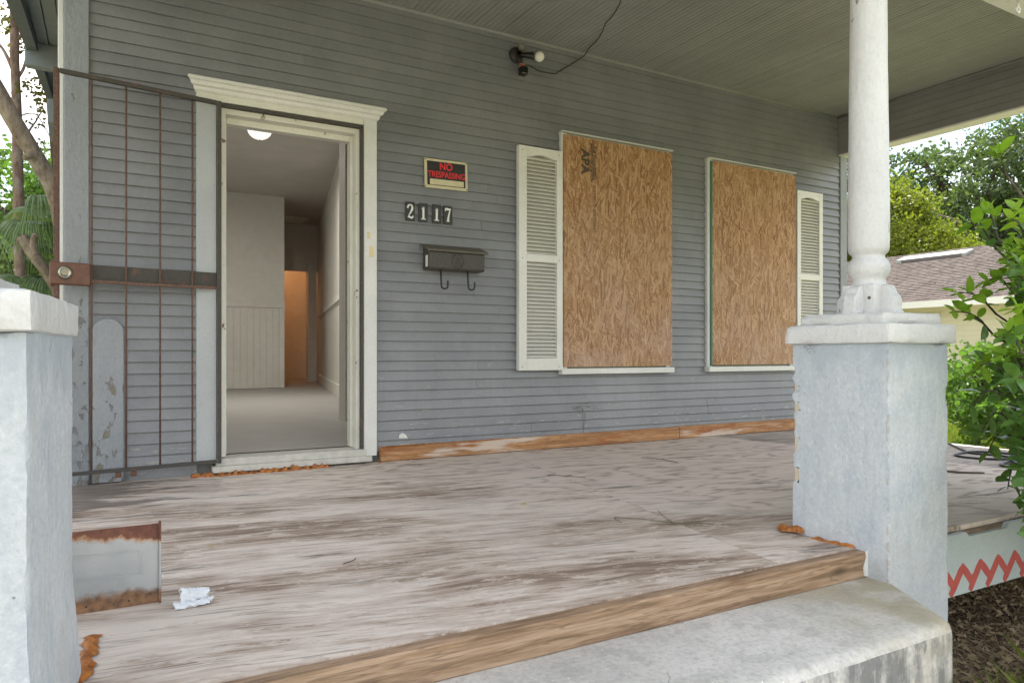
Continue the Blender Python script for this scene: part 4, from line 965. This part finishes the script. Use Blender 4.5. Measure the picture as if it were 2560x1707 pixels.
for x, y, a, L_, lab in ((1.599, 2.661, .6, .035, 'small yellow green fallen leaf in the middle of the deck'), (.346, 2.616, 1.4, .022, 'tiny yellow fallen leaf on the deck behind the metal sheet')):
    q = leaf_geo(L_, L_ * .55, .3, .1); ca, sa = math.cos(a), math.sin(a); q.xf(lambda v: Vector((x + v.x * ca - v.y * sa, y + v.x * sa + v.y * ca, .007 + v.z)))
    tag(q.build('fallen_leaf', 'leaf_fallen'), lab, 'leaf', 'fallen leaves on the deck')
# ================================================================== LAMPS INDOORS
cl = thing('ceiling_light', 'lit white glass dome lamp on the ceiling inside the door', 'light', (1.60, 8.5, IC))
P = [(.001, -.155)] + [(.132 * math.sin(a), -.04 - .112 * math.cos(a)) for a in np.linspace(.1, math.pi / 2, 10)]
lo = G().lathe(P, (1.60, 8.5, IC), 32, 'z', False).build('dome', 'lamp_glass', cl, True)
G().lathe([(.137, -.042), (.142, -.03), (.15, -.001), (.001, -.001)], (1.60, 8.5, IC), 32, 'z', False).build('pan', 'white_trim', cl, True)
G().lathe([(.0008, -.178), (.008, -.17), (.011, -.16), (.006, -.152)], (1.60, 8.5, IC), 12, 'z', False).build('finial', 'lock_steel', cl, True)
def bulb(name, loc, e, c, r_, parent):
    d = bpy.data.lights.new(name, 'POINT'); d.energy = e; d.color = c; d.shadow_soft_size = r_; o = bpy.data.objects.new(name, d); COL.objects.link(o); o.location = loc
    if parent: o.parent = parent; o.matrix_parent_inverse = Matrix.Translation(-parent.location)
    return o
d_ = bpy.data.lights.new('lamp_bulb', 'AREA'); d_.shape = 'DISK'; d_.size = .26; d_.energy = 20; d_.color = (1, .94, .85); o = bpy.data.objects.new('lamp_bulb', d_); COL.objects.link(o); o.location = (1.60, 8.5, IC - .19); o.parent = cl; o.matrix_parent_inverse = Matrix.Translation(-cl.location)
hl = thing('hall_lamp', 'warm bare bulb lamp in the back hallway', 'light', (3.0, 15.6, IC))
G().lathe([(.05, 0), (.05, -.03), (.02, -.05), (.018, -.08), (.001, -.08)], (3.0, 15.6, IC - .001), 16, 'z', False).build('holder', 'white_trim', hl, True)
bulb('hall_bulb', (3.0, 15.6, IC - .16), 5.0, (1, .44, .18), .04, hl)
# ================================================================== NEIGHBOUR'S HOUSE
nb = thing('neighbor_house', 'low cream sided house with a pinkish brown shingle hip roof beyond the porch', 'house', (21, 13, -.5))
EX, RX, EZ, RZ, Y0, Y1 = 17.0, 21.2, 1.86, 3.60, 6.6, 24.0
RY = 10.9
G().box(17.42, 25, Y0 + .42, Y1, -.5, 1.74).build('wall', 'vinyl', nb)
for i in range(17):
    z = -.22 + i * .1165
    for a, b in ((Y0 + .45, 9.93), (10.93, Y1)) if .45 < z < 1.60 else ((Y0 + .45, Y1),):
        G().prism([(17.419, z), (17.398, z + .002), (17.409, z + .1175), (17.419, z + .1175)], a, b, 'y').build('siding_board', 'vinyl', nb)
rf = G().add([(EX, Y0, EZ), (RX, RY, RZ), (RX, Y1, RZ), (EX, Y1, EZ), (25.4, Y0, EZ), (25.4, Y1, EZ), (EX, Y0, EZ - .05), (25.4, Y0, EZ - .05), (25.4, Y1, EZ - .05), (EX, Y1, EZ - .05)],
             [(0, 1, 2, 3), (4, 1, 0), (5, 2, 1, 4), (3, 2, 5), (6, 9, 8, 7)]).build('roof', 'roof_dark', nb)
sg_ = G(); rr = random.Random(5); sl = (RZ - EZ) / (RX - EX); nrm = Vector((-sl, 0, 1)).normalized(); rows = 33
for i in range(rows):
    u0, u1 = i / rows, (i + 1.25) / rows
    x0, x1 = EX + (RX - EX) * u0, EX + (RX - EX) * min(1, u1)
    ya = Y0 + (RY - Y0) * u0 + .02; y = ya + rr.uniform(-.3, 0)
    while y < 19.5:
        w_ = .30; a = max(y, ya); b = y + w_ - .012; up = .010 + rr.uniform(0, .008)
        if b > a + .03:
            z0, z1 = EZ + (x0 - EX) * sl, EZ + (x1 - EX) * sl
            sg_.add([(x0, a, z0 + up + .012), (x0, b, z0 + up + .012), (x1, b, z1 + .006), (x1, a, z1 + .006), (x0, a, z0 + .002), (x0, b, z0 + .002)], [(0, 3, 2, 1), (4, 0, 1, 5), (4, 3, 0), (5, 1, 2)])
        y += w_
tag(sg_.build('shingles', 'shingle', nb), None, None, None, 'stuff')
G().box(EX - .03, EX, Y0 - .03, Y1, EZ - .13, EZ + .02).box(EX - .03, 25.4, Y0 - .03, Y0 - .001, EZ - .13, EZ + .02).build('fascia', 'neighbor_white', nb)
G().box(EX, 17.42, Y0, Y1, EZ - .125, EZ - .10).build('soffit', 'neighbor_white', nb)
rv_ = G().prism([(20.35, 3.26), (20.35, 3.36), (20.75, 3.50), (20.8, 3.44)], 10.95, 12.9, 'y').build('roof_vent', 'curtain', nb)
G().prism([(20.34, 3.275), (20.34, 3.35), (20.352, 3.36), (20.352, 3.265)], 11.05, 12.75, 'y').build('vent_slot', 'roof_dark', rv_)
wn_ = G().box(17.37, 17.42, 9.95, 10.02, .5, 1.60).box(17.37, 17.42, 10.84, 10.91, .5, 1.60).box(17.37, 17.42, 10.02, 10.84, 1.54, 1.60).box(17.37, 17.42, 10.02, 10.84, .5, .56).build('window', 'neighbor_white', nb)
G().box(17.40, 17.405, 10.02, 10.84, .56, 1.54).build('pane', 'window_glass', wn_)
for i in range(14): G().tube([(17.396, 10.04 + i * .058, .57), (17.396, 10.04 + i * .058, 1.53)], .022, 6).build('curtain_fold', 'curtain', wn_, True)

# ================================================================== TREES
def quad_leaves(C, size, rr, flat=.35, long_=1.7):
    n = len(C); d = rr.normal(size=(n, 3)); d[:, 2] = d[:, 2] * .6 - flat * .5; d /= np.linalg.norm(d, axis=1)[:, None]
    u = rr.normal(size=(n, 3)); u[:, 2] *= .4; s_ = np.cross(d, u); s_ /= np.linalg.norm(s_, axis=1)[:, None] + 1e-9
    up = np.cross(s_, d); sz = (size * rr.uniform(.6, 1.35, n))[:, None]
    v = np.empty((n, 4, 3)); v[:, 0] = C; v[:, 1] = C + d * sz * .5 * long_ + s_ * sz * .5 + up * sz * .12; v[:, 2] = C + d * sz * long_; v[:, 3] = C + d * sz * .5 * long_ - s_ * sz * .5 + up * sz * .12
    return v.reshape(-1, 3)
def leaf_mesh(name, V, mat, parent):
    n = len(V) // 4; me = bpy.data.meshes.new(name); me.vertices.add(n * 4); me.vertices.foreach_set('co', V.ravel())
    me.loops.add(n * 4); me.loops.foreach_set('vertex_index', np.arange(n * 4)); me.polygons.add(n); me.polygons.foreach_set('loop_start', np.arange(n) * 4); me.polygons.foreach_set('loop_total', np.full(n, 4))
    me.update(calc_edges=True); return link(name, me, mat, parent)
def crown_points(ells, nclump, per, spread, rr, hollow=.55):
    out = []; tips = []
    vol = np.array([e[1][0] * e[1][1] * e[1][2] for e in ells]); vol = vol / vol.sum()
    for (c_, r_), w_ in zip(ells, vol):
        k_ = max(4, int(nclump * w_)); d = rr.normal(size=(k_, 3)); d /= np.linalg.norm(d, axis=1)[:, None]
        rad = rr.uniform(hollow, 1.0, k_)[:, None] ** .8; p = np.array(c_) + d * rad * np.array(r_); tips.append(p)
        for q in p:
            m = int(per * rr.uniform(.5, 1.5)); s_ = spread * rr.uniform(.6, 1.3)
            out.append(q + rr.normal(size=(m, 3)) * np.array([s_, s_, s_ * .55]))
    return np.concatenate(out), np.concatenate(tips)
def tree(label, name, base, trunk, ells, nclump, per, spread, leaf, mat, barkm, seed, group=None, nlimb=18, hollow=.5, parts=None):
    rr = np.random.default_rng(seed); t_ = thing(name, label, 'tree', base, group)
    P, tips = crown_points(ells, nclump, per, spread, rr, hollow)
    g = G(); pts = smooth_path([p[0] for p in trunk], 5); rs = np.interp(np.linspace(0, 1, len(pts)), np.linspace(0, 1, len(trunk)), [p[1] for p in trunk])
    g.tube(pts, list(rs), 10)
    sel = tips[rr.choice(len(tips), min(nlimb, len(tips)), replace=False)] if nlimb else []
    for q in sel:
        a = pts[int(rr.integers(len(pts) * 6 // 10, len(pts)))]; r0 = float(rs[-1]) * .7; mid_ = a.lerp(Vector(q), .5) + Vector(rr.normal(size=3) * .12 * (Vector(q) - a).length) + Vector((0, 0, .05 * (Vector(q) - a).length))
        g.tube(smooth_path([a, mid_, Vector(q)], 4), list(np.linspace(r0, r0 * .18, 9)), 6)
    g.build('trunk', barkm, t_, True)
    leaf_mesh('crown', quad_leaves(P, leaf, rr), mat, t_); return t_
tree('big dark green oak rising behind the low roof, right', 'oak_tree', (36, 18.5, -.5), [((36, 18.5, -.5), .5), ((36, 18.6, 3), .42), ((36.4, 18.4, 6), .3)],
     [((36, 18.5, 7.6), (4.5, 4.5, 3.3)), ((33.5, 20.5, 6), (3.5, 3.5, 3)), ((37.5, 15.8, 6.4), (3.5, 3.5, 3.6)), ((35, 19, 3.6), (4.5, 5, 2))], 640, 95, .42, .125, 'leaf_oak', 'bark_dark', 1, 'oaks behind the neighbouring roof', 34)
tree('gray green oak at the right edge with sky gaps above the shrub', 'oak_tree', (36.5, 15.5, -.5), [((36.5, 15.5, -.5), .45), ((36.3, 15.4, 4), .35), ((35.8, 15.4, 7), .22)],
     [((34.5, 15.8, 8.8), (2.6, 2.2, 2.2)), ((38, 15.2, 7.2), (2.4, 2.0, 2.2)), ((35.5, 14.0, 5.0), (3, 2.5, 2.6))], 240, 75, .40, .12, 'leaf_oak', 'bark_dark', 2, 'oaks behind the neighbouring roof', 26)
tree('tall green oak partly hidden by the white column', 'oak_tree', (29.5, 21.5, -.5), [((29.5, 21.5, -.5), .4), ((29.5, 21.5, 4), .3), ((29.5, 21.3, 6.5), .2)],
     [((29.5, 21.5, 6.8), (3.6, 3.6, 3.2)), ((31, 20.0, 4), (4, 4, 2.5)), ((27, 24, 6), (3, 3, 3.5))], 470, 90, .40, .12, 'leaf_oak', 'bark_dark', 3, 'oaks behind the neighbouring roof', 22)
tree('yellow green bushy tree just behind the shingle roof', 'yellow_tree', (26.3, 16.8, -.5), [((26.3, 16.8, -.5), .22), ((26.3, 16.8, 3), .16), ((26.2, 16.8, 5), .1)],
     [((26.2, 16.9, 5.4), (1.6, 1.6, 1.9)), ((26.6, 15.6, 4.2), (1.5, 1.6, 1.2)), ((25.6, 18.5, 4.6), (1.7, 1.7, 2.1))], 340, 95, .26, .08, 'leaf_yellow', 'bark_dark', 4, None, 14)
tree('small light green tree by the corner board of the house', 'yellow_tree', (16.5, 13.3, -.5), [((16.5, 13.3, -.5), .15), ((16.4, 13.4, 2), .1), ((16.3, 13.4, 3.6), .06)],
     [((16.1, 13.4, 3.6), (1.2, 1.0, 1.9))], 130, 60, .22, .09, 'leaf_yellow', 'bark_dark', 5, None, 10)
tree('pale green leafy shrub beyond the end of the deck', 'side_shrub', (8.0, 4.2, -.5), [((8.0, 4.2, -.5), .05), ((8.0, 4.2, .0), .04), ((8.0, 4.2, .4), .03)],
     [((8.1, 4.1, .25), (.75, .6, .50)), ((7.7, 3.75, .0), (.5, .45, .40)), ((8.8, 4.3, .3), (.8, .8, .55))], 260, 34, .085, .045, 'leaf_light', 'bark_dark', 6, None, 14, .3)
# left garden
def limb_tree(label, name, base, stems, ells, nclump, per, spread, leaf, mat, barkm, seed, hollow=.2):
    rr = np.random.default_rng(seed); t_ = thing(name, label, 'tree', base); g = G()
    for pts, rad in stems: g.tube(smooth_path(pts, 6), list(np.interp(np.linspace(0, 1, 6 * (len(pts) - 1) + 1), np.linspace(0, 1, len(rad)), rad)), 9)
    g.xf(lambda v: v + Vector(mnoise.noise_vector(v * 6)) * .012).build('trunk', barkm, t_, True)
    if ells:
        P, tips = crown_points(ells, nclump, per, spread, rr, hollow); leaf_mesh('crown', quad_leaves(P, leaf, rr), mat, t_)
    return t_
limb_tree('slim straight trunked tree with sparse leaves outside the left corner', 'slim_tree', (-.93, 12.07, -.5),
     [([(-.86, 12.07, -.5), (-.90, 12.07, 1.5), (-.93, 12.1, 3.2), (-.97, 12.1, 5.0), (-1.0, 12.1, 6.5)], [.085, .075, .066, .055, .04]),
      ([(-.94, 12.1, 3.4), (-.78, 12.05, 3.75), (-.62, 12.0, 4.05)], [.02, .014, .006]), ([(-.96, 12.1, 4.4), (-.85, 12.1, 4.65), (-.80, 12.1, 5.1)], [.025, .018, .01]),
      ([(-.96, 12.1, 4.5), (-1.1, 12.1, 4.8), (-1.3, 12.1, 5.0)], [.03, .02, .012]), ([(-.97, 12.1, 4.9), (-.75, 12.0, 5.3), (-.6, 12.0, 5.8)], [.02, .012, .006]), ([(-.95, 12.1, 3.9), (-.72, 12.2, 4.0), (-.52, 12.2, 3.6)], [.012, .008, .004])],
     [((-.75, 12.1, 4.3), (.35, .4, .45)), ((-1.0, 12.2, 5.1), (.5, .4, .45)), ((-.65, 12.1, 4.9), (.3, .3, .5)), ((-.62, 12.0, 3.7), (.2, .3, .3))], 70, 10, .07, .042, 'leaf_autumn', 'bark_red', 21, .1)
limb_tree('thick leaning gray trunk with a broken stub outside the left corner', 'leaning_tree', (-.25, 9.3, -.5),
     [([(-.25, 9.35, -.5), (-.26, 9.3, 1.2), (-.33, 9.2, 2.2), (-.50, 9.15, 2.62), (-.72, 9.1, 3.02), (-.95, 9.1, 3.5), (-1.3, 9.1, 4.1)], [.12, .11, .095, .088, .082, .08, .07]),
      ([(-.50, 9.12, 2.66), (-.58, 9.05, 2.70), (-.64, 9.0, 2.66)], [.045, .032, .026]),
      ([(-.25, 9.2, 1.10), (-.40, 9.15, 1.42), (-.55, 9.1, 1.66), (-.66, 9.1, 1.86)], [.07, .062, .058, .05]), ([(-.55, 9.08, 1.68), (-.56, 9.05, 1.80), (-.54, 9.0, 1.88)], [.04, .032, .026])],
     None, 0, 0, 0, 0, None, 'bark_gray', 22)
tree('dense green tree in the background at the left edge', 'garden_tree', (-2.2, 20.5, -.5), [((-2.2, 20.5, -.5), .2), ((-2.1, 20.5, 2), .15), ((-1.9, 20.5, 4), .1)],
     [((-1.7, 20.5, 4.1), (1.6, 1.5, 1.0)), ((-1.2, 19.5, 3.2), (1.0, 1.0, .8)), ((-2.2, 21, 2.6), (2.0, 1.6, 1.3)), ((-1.2, 20, 5.0), (.9, .9, .6))], 300, 42, .22, .085, 'leaf_light', 'bark_dark', 23, None, 18)
tree('dark leafy thicket tree low behind the palm', 'garden_tree', (-1.8, 17, -.5), [((-1.8, 17, -.5), .1), ((-1.8, 17, .6), .08), ((-1.8, 17, 1.4), .05)],
     [((-1.5, 17, 1.4), (1.8, 1.2, 1.5)), ((-.9, 16.4, .6), (1.0, 1.0, 1.1))], 220, 42, .2, .08, 'leaf_oak', 'bark_dark', 24, None, 10)
pt = thing('fan_palm', 'green fan palm with drooping fronds outside the left corner', 'palm', (-.75, 10.2, -.5))
G().tube([(-.72, 10.3, -.5), (-.70, 10.3, .3), (-.70, 10.28, 1.05)], [.16, .15, .12], 10).build('trunk', 'bark_dark', pt, True)
def frond(ctr, az, el, rad, nl, seed, droop=.5, mat='leaf_palm', span=2.5):
    rr = random.Random(seed); g = G(); fwd = Vector((math.cos(az) * math.cos(el), math.sin(az) * math.cos(el), math.sin(el))); side = fwd.cross(Vector((0, 0, 1))).normalized(); up = side.cross(fwd)
    ctr = Vector(ctr)
    for i in range(nl):
        a = -span / 2 + span * i / (nl - 1) + rr.uniform(-.02, .02); L_ = rad * (.72 + .28 * math.cos(a * .9)) * rr.uniform(.92, 1.05)
        d = fwd * math.cos(a) + side * math.sin(a); w_ = rad * .030; sd = (side * math.cos(a) - fwd * math.sin(a)); vs = []; n = 6
        for k_ in range(n + 1):
            u = k_ / n; p = ctr + d * (L_ * u) - Vector((0, 0, 1)) * (droop * L_ * max(0, u - .35) ** 1.7) + up * .06 * rad * math.sin(u * 3)
            h = w_ * (.35 + 1.1 * u if u < .5 else .9 * (1 - u) * 2 + .02); vs += [tuple(p - sd * h), tuple(p + up * h * .5), tuple(p + sd * h)]
        g.add(vs, [f for k_ in range(n) for f in ((k_ * 3, k_ * 3 + 1, k_ * 3 + 4, k_ * 3 + 3), (k_ * 3 + 1, k_ * 3 + 2, k_ * 3 + 5, k_ * 3 + 4))])
    g.tube(smooth_path([(-.70, 10.28, 1.0), Vector((-.70, 10.28, 1.0)).lerp(ctr, .5) + Vector((0, 0, .12)), ctr], 4), .012, 5)
    return g.build('frond', mat, pt)
for c_, az, el, rad, dr in (((-.98, 9.75, 2.05), 3.6, .1, .52, 1.2), ((-.55, 9.8, 2.35), -.6, .1, .62, 1.2), ((-.62, 9.7, 2.1), -1.6, -.2, .55, 1.0), ((-.9, 9.6, 1.5), -2.0, -.5, .5, .9), ((-.5, 9.6, 1.5), -1.2, -.5, .5, .9), ((-1.1, 10.4, 1.8), 3.0, .3, .6, 1.1),
                         ((-.35, 9.9, 1.85), .2, .0, .5, 1.2), ((-.75, 9.5, 1.35), -1.7, -.9, .5, .6), ((-.62, 10.5, 2.3), 1.5, .6, .6, 1.2), ((-1.0, 9.6, 1.2), -2.4, -.6, .45, .8)):
    frond(c_, az, el, rad * 1.1, 40, int(az * 100) + 7, dr * 1.5)
frond((-.60, 9.35, 1.83), -1.15, -.75, .30, 14, 77, .3, 'leaf_light', 1.1)

# ================================================================== SHRUB BY THE DECK
sb_ = thing('glossy_shrub', 'bright glossy leaved shrub overhanging the deck at the right edge', 'shrub', (3.7, 1.1, -.5))
LEAVES = []; stems = G(); rl = random.Random(41)
def sprig(start, tip, n, size, young):
    s_, t_ = Vector(start), Vector(tip); m = s_.lerp(t_, .5) + Vector((0, 0, .03)); path = smooth_path([s_, m, t_], 6); stems.tube(path, list(np.linspace(.0045, .0018, len(path))), 5)
    ax = (t_ - s_).normalized()
    for i in range(n):
        u = .30 + .70 * i / max(1, n - 1); p = path[min(len(path) - 1, int(u * (len(path) - 1)))]
        for k_ in range(2):
            a = (i * 1.57) + k_ * math.pi + rl.uniform(-.5, .5); o1 = ax.orthogonal().normalized(); o2 = ax.cross(o1)
            d = (ax * rl.uniform(.35, .85) + (o1 * math.cos(a) + o2 * math.sin(a)) * rl.uniform(.6, 1.0) + Vector((0, 0, rl.uniform(-.2, .3)))).normalized()
            L_ = size * rl.uniform(.7, 1.15) * (1.0 if u < .85 else .72); nr = (Vector((rl.gauss(0, .45), rl.gauss(-.25, .4), 1)))
            sx = d.cross(nr).normalized(); uz = sx.cross(d)
            LEAVES.append((Matrix(((sx.x, d.x, uz.x, p.x), (sx.y, d.y, uz.y, p.y), (sx.z, d.z, uz.z, p.z), (0, 0, 0, 1))), L_, young and u > .45))
BASE = Vector((3.75, 1.12, -.5))
def bough(tip): 
    t_ = Vector(tip); m = BASE.lerp(t_, .55) + Vector((.12, 0, .22)); stems.tube(smooth_path([BASE + Vector((rl.uniform(-.06, .06), rl.uniform(-.06, .06), 0)), m, t_], 5), list(np.linspace(.014, .004, 11)), 6)
# sprigs of the outline towards the column and over the deck, then the body of the bush
outl = [((3.02, 1.48, 1.34), (2.95, 1.47, 1.40)), ((3.0, 1.5, 1.05), (2.78, 1.49, 1.13)), ((3.05, 1.52, 1.10), (2.93, 1.5, 1.19)), ((3.0, 1.5, .80), (2.72, 1.49, .87)), ((2.98, 1.5, .72), (2.68, 1.48, .80)), 
        ((3.0, 1.5, .60), (2.78, 1.48, .56)), ((3.0, 1.5, .50), (2.78, 1.47, .46)), ((3.0, 1.48, .42), (2.82, 1.46, .36)), ((3.02, 1.48, .34), (2.86, 1.46, .28)), ((3.1, 1.48, .22), (2.98, 1.45, .14)), ((3.15, 1.46, .12), (3.06, 1.43, .05)), ((3.1, 1.5, .9), (2.9, 1.48, .92))]
for a, b in outl:
    bough(a); sprig(a, b, 5 if a[2] > .4 else 4, .072, a[2] > .55)
for i in range(250):
    z = rl.uniform(.06, 1.12); y = rl.uniform(1.10, 1.72) if z > .15 else rl.uniform(1.0, 1.42)
    lim = 2.00 if z > 1.0 else (2.03 if z > .74 else (1.97 if z > .42 else 2.0 + (.42 - z) * .30))
    x = y * lim + abs(rl.gauss(0, .30)) + .05
    if x > 4.4: continue
    c_ = Vector((x, y, z)); out = (c_ - Vector((3.75, 1.3, .5))).normalized()
    s_ = c_ - out * .14
    if i % 3 == 0: bough(s_)
    sprig(s_, c_ + Vector((0, 0, .03)), 4, .066, z > .6 and rl.random() < .75)
stems.build('stems', 'bark_dark', sb_, True)
campos = Vector(cam.location); LEAVES.sort(key=lambda q: (q[0].translation - campos).length - (0 if q[0].translation.x / q[0].translation.y < 2.2 else -5))
proto = {}
for young in (False, True):
    for k_ in range(3): proto[(young, k_)] = None
rest = {False: G(), True: G()}
for i, (mx, L_, young) in enumerate(LEAVES):
    k_ = i % 3; q = leaf_geo(1.0, (.50, .56, .46)[k_], (.30, .18, .42)[k_], (.10, .22, .03)[k_], 5)
    if i < 300:
        if proto[(young, k_)] is None:
            me = bpy.data.meshes.new('leaf'); me.from_pydata(q.v, [], q.f); me.polygons.foreach_set('use_smooth', [True] * len(me.polygons)); me.update()
            me.materials.append(M['leaf_shrub_young' if young else 'leaf_shrub']); proto[(young, k_)] = me
        o = bpy.data.objects.new('leaf', proto[(young, k_)]); COL.objects.link(o); o.parent = sb_; o.matrix_parent_inverse = Matrix.Translation(-sb_.location); o.matrix_basis = mx @ Matrix.Scale(L_, 4)
    else:
        q.xf(lambda v: mx @ (v * L_)); rest[young].add(q.v, q.f)
for young in (False, True):
    if rest[young].v: tag(rest[young].build('foliage', 'leaf_shrub_young' if young else 'leaf_shrub', sb_, True), None, None, None, 'stuff')

# ================================================================== GRASS AND LITTER
def blades(name, n, area, h, mat, label, seed, zb=-.5, lean=.4):
    rr = np.random.default_rng(seed); x = rr.uniform(area[0], area[1], n); y = rr.uniform(area[2], area[3], n); a = rr.uniform(0, 6.28, n); hh = h * rr.uniform(.5, 1.3, n); w_ = .0045 * rr.uniform(.7, 1.4, n) * (h / .08) ** .3
    v = np.zeros((n, 4, 3)); dx = np.cos(a); dy = np.sin(a); b = rr.uniform(0, 6.28, n); lx = np.cos(b) * lean * hh * rr.uniform(.2, 1.2, n); ly = np.sin(b) * lean * hh * rr.uniform(.2, 1.2, n)
    for i, (s_, u) in enumerate(((-1, 0), (1, 0), (.55, .6), (0, 1))):
        v[:, i, 0] = x + dx * w_ * s_ + lx * u ** 1.6; v[:, i, 1] = y + dy * w_ * s_ + ly * u ** 1.6; v[:, i, 2] = zb + hh * u
    return tag(leaf_mesh(name, v.reshape(-1, 3), mat, None), label, 'grass', None, 'stuff')
blades('lawn_grass', 60000, (5.45, 12.5, 1.5, 6.5), .10, 'grass', 'sunlit lawn grass beyond the end of the deck', 51)
blades('grass_tufts', 1400, (2.25, 3.6, .75, 1.3), .10, 'grass', 'sparse grass blades growing through the litter beside the step', 52, -.49, .9)
rr = np.random.default_rng(53); n = 11000; C_ = np.stack([rr.uniform(2.05, 4.6, n), rr.uniform(.6, 2.6, n), -.492 + rr.uniform(0, .03, n)], 1)
tag(leaf_mesh('leaf_litter', quad_leaves(C_, .012, rr, 0, 2.2) * 1.0, 'dead_leaf', None), 'brown dead leaves and pine straw on the soil under the porch', 'litter', None, 'stuff')
sg2 = G(); rq = random.Random(8)
for i in range(3200):
    x, y, a, l_ = rq.uniform(2.05, 4.4), rq.uniform(.6, 2.4), rq.uniform(0, 6.28), rq.uniform(.05, .16)
    sg2.tube([(x, y, -.488), (x + l_ * .5 * math.cos(a), y + l_ * .5 * math.sin(a), -.475 + rq.uniform(0, .02)), (x + l_ * math.cos(a + .2), y + l_ * math.sin(a + .2), -.486)], .0011, 3, False)
tag(sg2.build('pine_straw', 'dead_leaf'), 'scattered brown straw on the soil beside the step', 'straw', None, 'stuff')
tag(G().tube(smooth_path([(2.28, 1.10, -.475), (2.50, .99, -.47), (2.72, .86, -.475)], 6), list(np.linspace(.016, .011, 13)), 8).build('fallen_branch', 'bark_gray', None, True), 'thick bare stick lying on the soil beside the step', 'stick')
